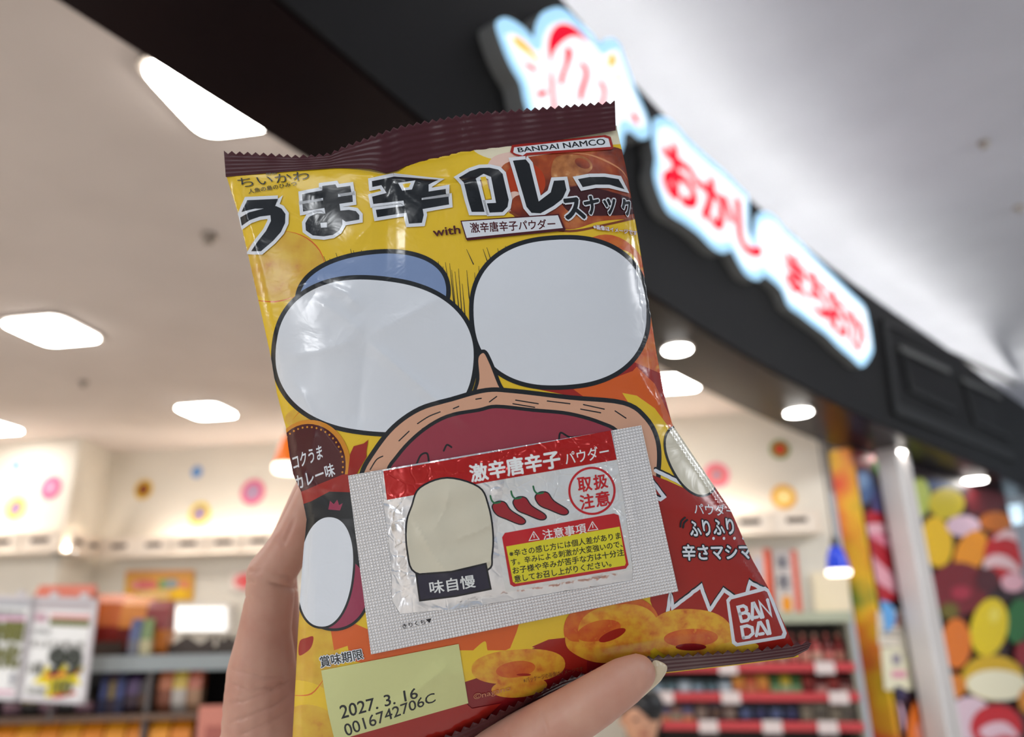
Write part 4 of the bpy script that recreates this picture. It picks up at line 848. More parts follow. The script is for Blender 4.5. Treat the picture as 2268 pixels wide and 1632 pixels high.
BOTL = np.array([(600, 1800), (640, 1782), (1000, 1650), (1110, 1606), (1215, 1548), (1290, 1520), (1380, 1504), (1473, 1489), (1640, 1470), (1760, 1454), (1900, 1430)], float)
def Tf(x): return np.interp(x, TOPL[:, 0], TOPL[:, 1])
def Bf(x): return np.interp(x, BOTL[:, 0], BOTL[:, 1])
def sm(t): t = np.clip(t, 0, 1); return t*t*(3-2*t)
def h_soft(x, y, H=.023):
    l, r = Lf(y), Rf(y); a = np.clip((x-(l+r)/2)/((r-l)/2), -1, 1)
    fa = np.clip(1-np.abs(a)**2.4, 0, 1)**.62
    dt = np.clip((y-Tf(x))/420, 0, 1); db = np.clip((Bf(x)-y)/380, 0, 1)
    return H*fa*(1-(1-dt)**2)**.7*(1-(1-db)**2)**.8
def seg_d(x, y, pts):
    """distance and signed distance to a polyline, with fade towards its ends"""
    best = np.full(x.shape, 1e9); sg = np.zeros(x.shape); tt = np.zeros(x.shape); n = len(pts)-1
    for i in range(n):
        ax, ay = pts[i]; bx, by = pts[i+1]; dx, dy = bx-ax, by-ay; L2 = dx*dx+dy*dy
        t = np.clip(((x-ax)*dx+(y-ay)*dy)/L2, 0, 1); ex, ey = x-ax-t*dx, y-ay-t*dy; d = np.hypot(ex, ey)
        m = d < best; best = np.where(m, d, best); sg = np.where(m, np.sign(dx*ey-dy*ex)*d, sg); tt = np.where(m, (i+t)/n, tt)
    return best, sg, tt
# creases: polyline, height (m), width (px), kind
CREASE = [
    ([(740, 372), (850, 386), (940, 400), (1010, 402), (1080, 392)], -.0045, 14, 'step'),
    ([(860, 376), (900, 430), (960, 470)], .0008, 16, 'r'), ([(880, 366), (860, 430), (820, 500), (760, 560)], .0009, 20, 'r'),
    ([(512, 392), (545, 470), (580, 600), (604, 720), (640, 860)], .0015, 13, 'r'),
    ([(800, 745), (880, 810), (960, 880), (1050, 950)], .0013, 9, 'r'),
    ([(690, 660), (760, 700), (810, 745)], .0010, 18, 'r'), ([(810, 745), (800, 860), (790, 960)], -.0011, 24, 'r'),
    ([(810, 745), (900, 700), (1010, 640)], .0010, 22, 'r'), ([(810, 745), (700, 780), (625, 790)], .0009, 22, 'r'),
    ([(640, 640), (700, 622), (770, 650), (800, 690)], .0012, 14, 'r'),
    ([(640, 820), (700, 930), (760, 1010), (800, 1080)], .0012, 12, 'r'), ([(660, 1085), (690, 1010), (700, 940)], .0011, 9, 'r'),
    ([(655, 1050), (700, 1080), (760, 1090)], .0012, 9, 'r'), ([(648, 1010), (690, 1050), (740, 1130)], -.0012, 12, 'r'),
    ([(1420, 640), (1436, 760), (1444, 860)], .0008, 7, 'r'), ([(1440, 850), (1478, 925), (1530, 990), (1580, 1080)], .0018, 8, 'r'),
    ([(1400, 800), (1440, 870), (1485, 930)], .0012, 9, 'r'), ([(1560, 1010), (1610, 1120), (1660, 1240), (1720, 1380)], .0010, 9, 'r'),
    ([(700, 1230), (700, 1330), (696, 1440), (690, 1560)], .0008, 9, 'r'),
    ([(800, 1600), (880, 1560), (960, 1500), (1000, 1465)], .0013, 14, 'r'), ([(1270, 1440), (1400, 1424), (1540, 1402), (1620, 1390)], .0013, 12, 'r'),
    ([(980, 350), (1000, 400), (990, 430)], .0010, 12, 'r'), ([(620, 380), (660, 420), (720, 440)], .0006, 18, 'r'),
    ([(1180, 320), (1150, 360), (1090, 400)], .0007, 18, 'r'), ([(930, 1500), (1080, 1480), (1200, 1440)], .0010, 22, 'r'),
    ([(1080, 620), (1180, 640), (1330, 610)], .0004, 60, 'r'), ([(1000, 900), (1150, 930), (1400, 900)], .0005, 50, 'r'),
]
def h_bag(x, y):
    h = h_soft(x, y)
    for pts, A, w, kind in CREASE:
        d, sg, t = seg_d(x, y, pts); fade = np.clip(np.minimum(t, 1-t)*5, 0, 1)
        if kind == 'step': h = h+A*fade*np.exp(-np.maximum(sg, 0)/60)*sm(.5+sg/w)*-1*np.exp(-(d/70)**2)
        else: h = h+A*fade*np.exp(-(np.sqrt(d*d+16)-4)/(w*1.25))
    edge = np.clip(np.minimum(x-Lf(y), Rf(y)-x)/20, 0, 1)
    return np.where(h > 0, h*1.0, 0)*np.clip(edge+.15, 0, 1)
clipL = lambda x, y: x-Lf(y)
clipR = lambda x, y: Rf(y)-x
clipT = lambda x, y: y-(Tf(x)-5)
clipB = lambda x, y: (Bf(x)+2)-y
bag = empty('snack_bag', at_d(1080, 1600, D0), 'yellow and red glossy snack bag with maroon crimped ends, held up by the hand', 'snack bag')
F = Film(h_bag, [clipL, clipR, clipT, clipB], step=5)
F.fill(YEL, [(430, 230), (1500, 190), (1900, 1500), (1400, 1700), (600, 1830)])
# white fade under the top crimp, corn rings
F.fill(CRM, [(1050, 325), (1160, 290), (1400, 270), (1400, 312), (1330, 322), (1200, 330), (1130, 338), (1090, 352)], smooth=True)
F.fill(SNY, ell(628, 590, 92, 78, 8)); F.line(ORG, ell(628, 590, 92, 78, 8)[28:40]+ell(628, 590, 92, 78, 8)[:2], 3, False, taper=[0, 1, 0])
F.fill(YEL, ell(629, 593, 38, 25, -6)); F.line(ORG, ell(629, 593, 38, 25, -6)[12:30], 3, False, taper=[0, 1, 0])
F.fill(SNY, [(560, 648), (600, 668), (650, 660), (690, 640), (690, 560), (560, 560)]); F.line(ORG, [(560, 664), (610, 668), (660, 655)], 3, taper=[.3, 1, 0])
F.fill(SNR, ell(1352, 640, 92, 122, -12)); F.fill(YEL, ell(1384, 600, 34, 48, -20)); F.fill(SNR, [(1400, 800), (1440, 700), (1470, 690), (1500, 880), (1460, 880), (1400, 860)])
F.fill(SNY, ell(668, 1440, 84, 110, 0)); F.fill(YEL, ell(640, 1545, 90, 40, 0)); F.fill(SNY, ell(680, 1620, 70, 60, 0))
F.line(ORG, [(650, 1540), (690, 1536), (720, 1500)], 3, taper=[.3, 1, .2]); F.fill(SNY, ell(690, 920, 60, 26, -10)); F.line(GLD, [(648, 930), (664, 912), (690, 898)], 3, taper=[0, 1, 0])
F.fill(RED, [(662, 1450), (664, 1420), (680, 1412), (694, 1410), (690, 1432), (676, 1446)], smooth=True)
# flames low on the bag
F.fill(ORG, [(700, 1360), (760, 1370), (830, 1400), (1060, 1390), (1130, 1350), (1180, 1340), (1160, 1420), (1120, 1440), (1040, 1440), (1000, 1440), (820, 1472), (776, 1462), (770, 1430), (740, 1440), (730, 1380)])
F.fill(YEL, [(1022, 1466), (1048, 1440), (1074, 1420), (1080, 1440), (1094, 1452), (1060, 1480), (1024, 1520)], smooth=True)
F.fill(YEL, [(1150, 1380), (1260, 1350), (1262, 1400), (1220, 1420), (1180, 1432), (1130, 1448), (1128, 1440), (1144, 1400)])
F.fill(YEL, [(1018, 1500), (1060, 1470), (1110, 1480), (1080, 1520), (1030, 1516)]); F.fill(DRED, [(1024, 1512), (1060, 1500), (1180, 1436), (1270, 1410), (1420, 1440), (1460, 1500), (1300, 1560), (1000, 1700), (760, 1760), (800, 1640), (1000, 1578), (1030, 1570)])
F.fill(RED, [(1178, 1432), (1215, 1416), (1252, 1412), (1300, 1440), (1300, 1490), (1250, 1480), (1215, 1446)])
F.fill(SNK, ell(1148, 1476, 104, 38, -4, p=2.3)); F.fill(SNK, ell(1150, 1522, 62, 22, -6)); F.fill(SNR, ell(1142, 1482, 44, 18, -8)); F.fill(RED, ell(1160, 1494, 16, 3, 0))
F.fill(RED, [(1180, 860), (1300, 840), (1400, 800), (1470, 830), (1510, 960), (1440, 960), (1380, 900), (1280, 880)])
F.fill(ORG, [(1270, 862), (1330, 848), (1400, 822), (1424, 850), (1470, 920), (1500, 980), (1450, 960), (1410, 940), (1360, 900), (1300, 884)])
F.fill(ORG, [(1380, 845), (1410, 812), (1450, 850), (1500, 960), (1540, 1010), (1530, 1020), (1480, 950), (1430, 905)])
F.fill(YEL, [(1378, 870), (1410, 876), (1450, 904), (1490, 958), (1520, 1010), (1530, 1090), (1450, 1050), (1440, 960), (1400, 905)])
# curry plate photo
F.fill(PNK, [(1076, 372), (1096, 346), (1150, 334), (1240, 330), (1260, 360), (1180, 400), (1090, 420), (1060, 400)], smooth=True)
F.fill(CUR, [(1110, 372), (1150, 352), (1210, 342), (1290, 330), (1362, 326), (1392, 350), (1420, 420), (1430, 476), (1330, 490), (1260, 508), (1180, 490), (1128, 464), (1114, 430)], smooth=True)
F.fill(ink('print_tomato', 168, 56, 22), ell(1162, 404, 46, 44, 10)); F.fill(ink('print_curry_dark', 58, 18, 22), [(1240, 430), (1290, 412), (1400, 440), (1420, 470), (1330, 478), (1262, 470)], smooth=True)
F.fill(MEAT, [(1228, 352), (1262, 342), (1300, 350), (1312, 372), (1290, 392), (1276, 410), (1250, 408), (1222, 392)], smooth=True); F.fill(CUR, ell(1290, 362, 18, 10, 25))
F.line(ink('print_curry_gloss', 196, 132, 92), [(1250, 338), (1310, 344), (1370, 372), (1392, 400)], 4, taper=[0, 1, 0])
F.fill(PNK, ell(1140, 450, 22, 26, 0)); F.fill(CUR, ell(1152, 458, 22, 26, 0)); F.line(ink('print_plate_rim', 120, 60, 30), [(1130, 470), (1190, 500), (1262, 512), (1340, 498), (1428, 478)], 5)
# speed lines above and between the two plain blobs
random.seed(5)
for cx, cy, n, w in ((800, 600, 16, 90), (1030, 640, 22, 70), (1130, 560, 10, 100)):
    for k in range(n):
        x = cx-w+2*w*(k+random.random())/n
        if cx == 1030: y = 600+abs(x-1030)*-.5+random.random()*40; y2 = y+60+random.random()*40
        elif cx == 800: y = 548+random.random()*26; y2 = y+40
        else: y = 528+abs(x-1230)*.12+random.random()*8; y2 = y+34
        F.line(BLK, [(x, y), (x+(x-cx)*-.1+6, y2)], 7, False, taper=[.1, .6, 1, .3])
# plain pale shapes standing in for the drawings, with a bowl below
def outlined(m, pts, w=9, sm_=True, **k):
    F.fill(BLK, pts, smooth=sm_, **k) if False else None
    F.fill(m, pts, smooth=sm_, **k); F.line(BLK, pts, w, sm_, closed=True, **k)
outlined(BLU, ell(826, 655, 168, 96, -7, p=2.2), 10)
outlined(WHT, ell(830, 788, 224, 172, 6, 36, 2.3), 10)
outlined(WHT, ell(1240, 692, 196, 166, -3, 36, 2.35), 10)
# wooden bowl, spoon handle and stew
outlined(PEA, [(1056, 792), (1072, 778), (1086, 800), (1106, 850), (1120, 880), (1080, 900), (1050, 880), (1058, 840)], 8)
outlined(PEA, [(800, 1052), (828, 1000), (872, 945), (930, 905), (1000, 884), (1076, 864), (1140, 866), (1260, 880), (1380, 892), (1430, 925), (1456, 975), (1458, 1040), (1440, 1100), (1300, 1200), (900, 1200), (800, 1110)], 10)
outlined(STEW, [(856, 1060), (880, 1010), (930, 958), (990, 922), (1060, 908), (1100, 900), (1180, 908), (1260, 916), (1330, 936), (1372, 962), (1400, 1040), (1390, 1200), (860, 1200)], 8)
for a in ([(925, 938), (950, 922), (975, 912)], [(935, 950), (965, 932)], [(884, 976), (906, 955)], [(820, 1040), (834, 1018), (848, 1010)], [(1084, 890), (1100, 878)], [(1142, 886), (1192, 894)], [(1136, 894), (1184, 902)], [(1212, 888), (1262, 894)], [(1292, 896), (1338, 906)], [(1286, 906), (1330, 914)], [(1362, 910), (1386, 926)], [(1004, 905), (1016, 900)], [(1054, 884), (1066, 882)]):
    F.line(BLK, a, 2.6)
F.line(BLK, [(983, 998), (990, 985), (1000, 990)], 4); F.line(BLK, [(922, 1030), (932, 1008), (946, 1004), (950, 1022)], 4); F.line(BLK, [(1238, 972), (1242, 958), (1262, 968), (1286, 966)], 4)
# red panel on the lower right with jagged torn edge
F.fill(RED, [(1440, 1050), (1476, 1064), (1530, 1088), (1600, 1040), (1800, 1300), (1800, 1440), (1480, 1440), (1440, 1330)])
def torn(pts, out=8):
    P = []
    for i in range(len(pts)-1):
        n = max(2, int(math.hypot(pts[i+1][0]-pts[i][0], pts[i+1][1]-pts[i][1])/7))
        for k in range(n): P.append((pts[i][0]+(pts[i+1][0]-pts[i][0])*k/n+random.uniform(-.7, .7), pts[i][1]+(pts[i+1][1]-pts[i][1])*k/n+random.uniform(-.7, .7)))
    P.append(pts[-1]); F.line(BLK, [(x, y-4) for x, y in P], out, False); F.line(WHT, P, out, False)
torn([(1452, 1042), (1500, 1066), (1530, 1080)]); torn([(1440, 1060), (1470, 1100), (1462, 1106), (1450, 1100)])
torn([(1478, 1358), (1482, 1332), (1484, 1312), (1490, 1345), (1552, 1298), (1572, 1352), (1602, 1306), (1625, 1322)]); torn([(1654, 1310), (1660, 1290), (1680, 1300), (1700, 1310)])
F.fill(RED, [(1486, 1356), (1550, 1308), (1572, 1362), (1602, 1314), (1640, 1330), (1640, 1420), (1486, 1420)])
outlined(BEI, ell(1530, 1020, 46, 84, -28, 30, 2.2), 5)
F.fill(SNR, ell(1310, 1396, 62, 58, 10)); F.fill(SNK, [(1252, 1410), (1270, 1420), (1330, 1420), (1420, 1430), (1440, 1450), (1400, 1462), (1320, 1466), (1262, 1440)], smooth=True)
F.fill(SNR, ell(1390, 1380, 70, 60, 0)); F.fill(SNK, ell(1370, 1400, 90, 62, -6, p=2.4)); F.fill(SNR, ell(1326, 1396, 50, 22, -14)); F.fill(RED, ell(1356, 1406, 32, 10, -24))
F.fill(SNK, ell(1530, 1404, 92, 56, 3, p=2.3)); F.fill(SNR, ell(1530, 1412, 60, 20, -2)); F.fill(DRED, ell(1530, 1432, 34, 8, 0))
F.fill(SNY, ell(1630, 1434, 50, 14, -4)); 
# maker's square badge
box = [(1617, 1325), (1700, 1304), (1740, 1398), (1736, 1412), (1626, 1430), (1620, 1420), (1610, 1336)]
F.fill(WHT, [(1608, 1328), (1615, 1320), (1694, 1299), (1704, 1306), (1742, 1402), (1738, 1413), (1630, 1431), (1621, 1424)]); F.fill(RED, [(1615, 1333), (1619, 1327), (1692, 1308), (1698, 1311), (1733, 1400), (1730, 1407), (1633, 1423), (1628, 1419)])
def quadmap(TL, TR, BR, BL):
    q = [np.array(p, float) for p in (TL, TR, BR, BL)]
    return lambda u, v: tuple((q[0]*(1-u)+q[1]*u)*(1-v)+(q[3]*(1-u)+q[2]*u)*v)
def letters(qm, st, w, wide=1.0):
    gl = {'B': [[(0, 1), (0, 0), (.6, 0), (.85, .15), (.85, .35), (.6, .47), (0, .47)], [(.6, .47), (.95, .6), (.95, .85), (.65, 1), (0, 1)]],
          'A': [[(0, 1), (.42, 0), (.58, 0), (1, 1)], [(.3, .92), (.62, .92)]], 'N': [[(0, 1), (0, 0), (.9, 1), (.9, 0)]],
          'D': [[(0, 1), (0, 0), (.5, 0), (.9, .25), (.9, .75), (.5, 1), (0, 1)]], 'I': [[(0, 0), (0, 1)]]}
    adv = {'I': .25, 'A': 1.2, 'B': 1.2, 'N': 1.15, 'D': 1.15}; tot = sum(adv[c] for c in st)-.2; x = 0
    for c in st:
        for g in gl[c]: F.line(WHT, [qm((x+px)/tot, py) for px, py in g], w, False)
        x += adv[c]
letters(quadmap((1634, 1344), (1700, 1328), (1708, 1362), (1642, 1376)), 'BAN', 7); letters(quadmap((1642, 1388), (1700, 1374), (1706, 1402), (1646, 1412)), 'DAI', 7)
# round brown badge, dark corner with plain oval
F.fill(GLD, ell(690, 1024, 86, 95, -12)); F.fill(MAR, ell(688, 1026, 78, 88, -12))
for p in ell(688, 1026, 72, 81, -12, 44): F.fill(GLD, ell(p[0], p[1], 2.2, 2.4, 0, 8))
F.text(WHT, 'コクうま', (648, 1010), (712, 984), (716, 1014), (652, 1040), .02); F.text(WHT, 'カレー味', (652, 1054), (738, 1024), (744, 1052), (658, 1086), .02)
F.fill(RED, [(776, 1005), (784, 988), (806, 982), (816, 974), (812, 1000), (812, 1012), (790, 1050), (770, 1060)])
F.fill(RED, [(640, 1100), (760, 1050), (800, 1050), (790, 1120), (640, 1140)]); F.fill(BLK, [(660, 1120), (690, 1110), (730, 1088), (790, 1090), (830, 1200), (790, 1300), (680, 1300), (650, 1180)])
F.fill(MAG, [(728, 1128), (732, 1108), (740, 1116), (748, 1106), (752, 1118), (760, 1114), (754, 1130)])
outlined(MAG, ell(740, 1310, 78, 84, 0, 30), 6); outlined(WHT, ell(722, 1266, 62, 124, 6, 36, 2.2), 5)
# date field and small print
F.fill(RED, [(735, 1642), (1030, 1554), (1045, 1568), (1110, 1556), (1000, 1665), (760, 1765)])
F.fill(PGR, [(712, 1484), (1016, 1425), (1037, 1556), (742, 1640), (728, 1580)])
F.text(BLK, '賞味期限', (708, 1454), (802, 1436), (806, 1458), (712, 1478), .015, WHT, .07)
F.text(BLK, '2027. 3. 16', (752, 1562), (923, 1522), (926, 1544), (757, 1591), .012); F.text(BLK, '0016742706C', (760, 1604), (962, 1532), (965, 1552), (768, 1630), .008)
F.text(ink('print_faint', 186, 120, 84), '©nagano', (1048, 1536), (1130, 1516), (1131, 1530), (1050, 1552), -.008); F.text(ink('print_faint2', 120, 70, 50), '※パッケージの画像はイメージです', (1158, 1500), (1290, 1474), (1291, 1484), (1160, 1512), -.01)
# right hand writing on red
F.text(WHT, 'パウダーを', (1534, 1114), (1646, 1122), (1652, 1146), (1538, 1138), .012)
F.text(WHT, 'ふりふり', (1522, 1154), (1620, 1148), (1626, 1182), (1530, 1188), .03, BLK, .07); F.text(WHT, '辛さマシマシ', (1510, 1206), (1690, 1204), (1696, 1238), (1512, 1240), .03, F.mats and BLK, .07)
for x in (1579, 1602, 1625, 1645): F.fill(WHT, ell(x, 1192, 3, 3.5, 0, 12))
F.line(BLK, [(1506, 1166), (1508, 1154), (1516, 1146)], 4); F.line(BLK, [(1512, 1168), (1514, 1158), (1521, 1151)], 4)
# maker's plate, titles
F.fill(RED, [(1130, 338), (1134, 323), (1340, 300), (1352, 304), (1358, 328), (1354, 332), (1168, 345), (1160, 352), (1140, 345)]); F.fill(WHT, [(1137, 339), (1139, 328), (1336, 305), (1347, 308), (1352, 326), (1166, 340), (1158, 346), (1143, 342)])
F.text(BLK, 'BANDAI NAMCO', (1146, 329), (1338, 308), (1341, 321), (1149, 339), .02)
F.text(BLK, 'ちいかわ', (524, 396), (684, 380), (686, 398), (536, 416), .004); F.text(BLK, '人魚の島のひみつ', (550, 420), (656, 402), (658, 412), (552, 430), .01); F.text(BLK, '映画', (590, 384), (614, 381), (614, 387), (590, 390), 0)
def zc(o): return lambda pts: [(o[0]+x/4.534, o[1]+y/4.534) for x, y in pts]
Z1, Z2 = zc((480, 210)), zc((930, 210))
title = [('f', Z1([(310, 1062), (620, 1048), (592, 1122), (520, 1146), (390, 1146), (258, 1176)])),
    ('f', Z1([(244, 1232), (330, 1182), (450, 1152), (600, 1120), (655, 1145), (695, 1200), (692, 1290), (650, 1380), (570, 1470), (450, 1572), (355, 1570), (420, 1470), (500, 1370), (550, 1270), (545, 1212), (440, 1225), (340, 1260), (260, 1315)])),
    ('f', Z1([(860, 1003), (1062, 965), (1062, 922), (1195, 905), (1212, 938), (1345, 918), (1355, 982), (1222, 1000), (1222, 1030), (1365, 1010), (1370, 1080), (1235, 1100), (1245, 1168), (1330, 1160), (1400, 1172), (1435, 1212), (1435, 1258), (1300, 1280), (1265, 1255), (1265, 1310), (1230, 1370), (1170, 1410), (1080, 1425), (970, 1415), (900, 1365), (895, 1290), (930, 1230), (1010, 1192), (1095, 1198), (1085, 1140), (872, 1176), (865, 1100), (1070, 1066), (1070, 1040), (866, 1072)])),
    ('f', Z1([(1560, 872), (1780, 830), (2230, 862), (2130, 905), (2130, 975), (2305, 945), (2305, 1000), (2060, 1040), (2060, 1060), (2330, 1025), (2335, 1105), (2070, 1150), (2080, 1210), (2062, 1290), (1932, 1298), (1908, 1188), (1612, 1234), (1600, 1160), (1890, 1118), (1880, 1065), (1575, 1102), (1562, 1028), (1710, 990), (1655, 912), (1565, 930)])),
    ('f', Z2([(392, 840), (500, 775), (600, 742), (700, 738), (790, 758), (832, 800), (850, 880), (892, 1060), (880, 1130), (830, 1182), (700, 1188), (672, 1095), (765, 1090), (740, 960), (715, 830), (640, 800), (560, 850), (590, 950), (650, 1180), (520, 1180), (480, 1050), (440, 890)])),
    ('f', Z2([(935, 668), (1062, 655), (1100, 700), (1192, 1076), (1312, 985), (1345, 868), (1450, 862), (1470, 960), (1430, 1050), (1340, 1120), (1210, 1195), (1120, 1190), (1070, 1130), (1030, 990)])),
    ('f', Z2([(1585, 852), (1700, 830), (1850, 828), (1990, 850), (2048, 952), (1900, 906), (1760, 906), (1632, 932)]))]
for k, p in title: F.fill(WHT, p); F.line(WHT, p, 15, False, closed=True)
for i, (k, p) in enumerate(title): F.fill(BLK, p)
F.fill(WHT, Z1([(1045, 1290), (1110, 1285), (1112, 1335), (1052, 1338)])); F.fill(WHT, Z1([(1825, 888), (1995, 868), (1962, 955), (1868, 966)])); F.fill(YEL, Z1([(1870, 900), (1950, 890), (1930, 932), (1885, 938)]))
F.fill(YEL, Z2([(606, 835), (660, 828), (716, 1048), (664, 1056)]))
for st, q in (('ス', ((1428, 1060), (1600, 1040), (1660, 1240), (1470, 1250))), ('ナ', ((1630, 1040), (1780, 1015), (1800, 1170), (1690, 1210))), ('ッ', ((1836, 1060), (1950, 1050), (1950, 1190), (1880, 1205))), ('ク', ((1990, 1060), (2095, 1050), (2115, 1215), (2060, 1215)))):
    a = Z2(q); F.text(BLK, st, a[0], a[1], a[2], a[3], .045, WHT, .06)
F.text(MAR, 'with', (958, 507), (1018, 500), (1020, 518), (962, 525), .02)
F.fill(MAR, [(1020, 490), (1237, 475), (1252, 508), (1250, 512), (1035, 534), (1032, 530)]); F.fill(WHT, [(1023, 492), (1235, 478), (1246, 506), (1034, 528)])
F.text(MAR, '激辛唐辛子パウダー', (1040, 495), (1228, 486), (1230, 507), (1044, 517), .022)
F.text(WHT, '※画像はイメージです', (1312, 498), (1408, 512), (1409, 522), (1314, 508), .03, RED, .05)
F.build('front_panel', bag)
B = Film(lambda x, y: -.75*h_soft(x, y), [clipL, clipR, clipT, clipB], step=12)
B.fill(mat('bag_back_silver', (.7, .7, .68, 1), .3, .6), [(430, 230), (1500, 190), (1900, 1500), (1400, 1700), (600, 1830)]); B.build('back_panel', bag, flip=True)

def crimp(name, edge, base, hE, hB, n_u, n_v, teeth, amp, ridges, ramp, m):
    """crimped strip between serrated polyline `edge` and polyline `base` (px), heights towards the viewer in metres"""
    def samp(P, n):
        P = np.array(P, float); d = np.r_[0, np.cumsum(np.hypot(*np.diff(P, axis=0).T))]; t = np.linspace(0, d[-1], n)
        return np.c_[np.interp(t, d, P[:, 0]), np.interp(t, d, P[:, 1])], t
    E, t = samp(edge, n_u); Bq, _ = samp(base, n_u); V = []; UV = []
    Nn = E-Bq; Nn /= np.linalg.norm(Nn, axis=1, keepdims=True)
    saw = np.abs(((t/teeth) % 1)-.5)*2; SW_ = Nn*(amp*(saw[:, None]-.5)*2)
    he = hE(E[:, 0], E[:, 1]) if callable(hE) else np.full(n_u, hE); hb = hB(Bq[:, 0], Bq[:, 1]) if callable(hB) else np.full(n_u, hB)
    for side in (0, 1):
        for j in range(n_v):
            v = j/(n_v-1); p = E*(1-v)+Bq*v+SW_*max(0, 1-v*7); h = he*(1-v)+hb*v
            h = h+ramp*np.sin(2*math.pi*ridges*v)*np.minimum(1, 8*min(v, 1-v)) - side*.0005 + .0006*np.sin(t/37.)*(1-v)+.0003*np.sin(t/11.)*(1-v)
            d = D0-h; V.append((vF[None]+vR*((p[:, 0]-CX)/FPX)[:, None]+vU*((CY-p[:, 1])/FPX)[:, None])*d[:, None]); UV.append(p/1000)
    V = np.concatenate(V)-np.array(bag.location); fs = []
    for side in (0, 1):
        b = side*n_u*n_v
        for j in range(n_v-1):
            for i in range(n_u-1):
                q = (b+j*n_u+i, b+(j+1)*n_u+i, b+(j+1)*n_u+i+1, b+j*n_u+i+1); fs.append(q if side == 0 else q[::-1])
    rim = [j*n_u for j in range(n_v)]; rim = list(range(n_u))+[j*n_u+n_u-1 for j in range(1, n_v)]+[(n_v-1)*n_u+i for i in range(n_u-2, -1, -1)]+[j*n_u for j in range(n_v-2, 0, -1)]
    o = n_u*n_v
    for i in range(len(rim)): a, c = rim[i], rim[(i+1) % len(rim)]; fs.append((a, c, c+o, a+o))
    me = bpy.data.meshes.new(name); me.from_pydata([tuple(p) for p in V], [], fs); me.materials.append(m)
    uv = me.uv_layers.new(name='uv'); UV = np.concatenate(UV); li = np.zeros(len(me.loops), dtype=np.int32); me.loops.foreach_get('vertex_index', li); uv.data.foreach_set('uv', UV[li].ravel())
    me.polygons.foreach_set('use_smooth', [True]*len(me.polygons)); me.update()
    ob = bpy.data.objects.new(name, me); COL.objects.link(ob); ob.parent = bag; return ob
top_edge = [(496, 337), (600, 342), (650, 346), (690, 345), (730, 341), (760, 326), (830, 300), (880, 282), (940, 270), (1060, 250), (1200, 240), (1362, 226)]
top_base = [(500, 392)]+[(x, y+6) for x, y in TOPL[2:-1].tolist()]
hz = lambda x, y: .0012*np.sin(x/90.)+.0035*np.exp(-((x-850)/60)**2)
crimp('top_seal', top_edge, top_base, lambda x, y: hz(x, y)+.001, lambda x, y: hz(x, y)+.0012, 900, 40, 17.6, 3.6, 6, .00013, SEALM)
bot_edge = [(620, 1775), (760, 1725), (1000, 1626), (1037, 1609), (1106, 1577), (1162, 1550), (1222, 1519), (1246, 1506), (1330, 1482), (1369, 1464), (1458, 1454), (1569, 1447), (1678, 1439), (1799, 1421)]
bot_base = [(640, 1812), (790, 1760), (1010, 1658), (1060, 1634), (1125, 1600), (1215, 1548), (1290, 1519), (1380, 1504), (1473, 1489), (1640, 1470), (1758, 1455), (1790, 1438)]
crimp('bottom_seal', bot_edge, bot_base, lambda x, y: h_soft(x, y)+.0035, lambda x, y: .0008+0*x, 1100, 30, 22., 4.5, 4, .0002, SEALM)

# ------------------------------------------------------------------ silver sachet stuck to the bag
def sq(x, y):
    """sachet's own coordinates: u 0..1 across, v 0..1 down"""
    ax = np.array([1420-770, 942-1052.])/659; L_ = 659.
    u = ((x-770)*ax[0]+(y-1052)*ax[1]); v = (-(x-770)*ax[1]+(y-1052)*ax[0]); return u, v
def h_pouch(x, y):
    u, v = sq(x, y); h = h_soft(x, y)*.94+.0030
    uu = np.clip((u-78)/(580-78+v*.03), 0, 1); vv = np.clip((v+14)/(332), 0, 1)
    puff = (np.clip(1-np.abs(2*uu-1)**3.2, 0, 1)*np.clip(1-np.abs(2*vv-1)**3.2, 0, 1))**.7
    h = h+.0042*puff
    for pts, A, w in (([(905, 1130), (960, 1230), (1010, 1290)], .0006, 10), ([(1000, 1070), (985, 1130), (960, 1180)], .0006, 12), ([(990, 1200), (1050, 1180), (1110, 1150)], .0005, 8),
        ([(1240, 990), (1250, 1020), (1300, 1040)], -.0008, 8), ([(880, 1080), (900, 1180), (905, 1280), (930, 1350)], .0011, 14), ([(1380, 1000), (1400, 1100), (1412, 1250)], .0010, 10),
        ([(1100, 1030), (1130, 1060), (1200, 1075)], .0005, 12), ([(960, 1270), (1060, 1260), (1120, 1220)], .0006, 9), ([(1120, 1310), (1250, 1290), (1390, 1262)], .0007, 9), ([(880, 1340), (1000, 1352), (1120, 1330)], .0009, 10), ([(1160, 1060), (1180, 1150), (1160, 1200)], .0004, 16)):
        d, sg, t = seg_d(x, y, pts); h = h+A*np.exp(-d/w)*np.clip(np.minimum(t, 1-t)*4, .0, 1)
    return h+puff*.0006*np.sin(x/23.+y/41.)*np.sin(y/19.-x/57.)
sachet = empty('powder_sachet', at_d(1160, 1440, D0-.03), 'small silver foil sachet with red heading, stuck on the front of the yellow bag', 'sachet')
S = Film(h_pouch, [], step=6, box=(740, 900, 1560, 1500))
qS = [(771, 1053), (846, 1040), (880, 1034), (1356, 953), (1420, 942), (1502, 1309), (822, 1449)]
SFILM = film_bump(mat('sachet_foil', (.84, .84, .85, 1), .22, .95), .6, metal=True)
S.fill(SFILM, qS)
WHS = ink('sachet_white', 214, 216, 214); REDS = film_bump(mat('sachet_red', C(170, 24, 20, 1.2), .2, .25), .6, metal=True)
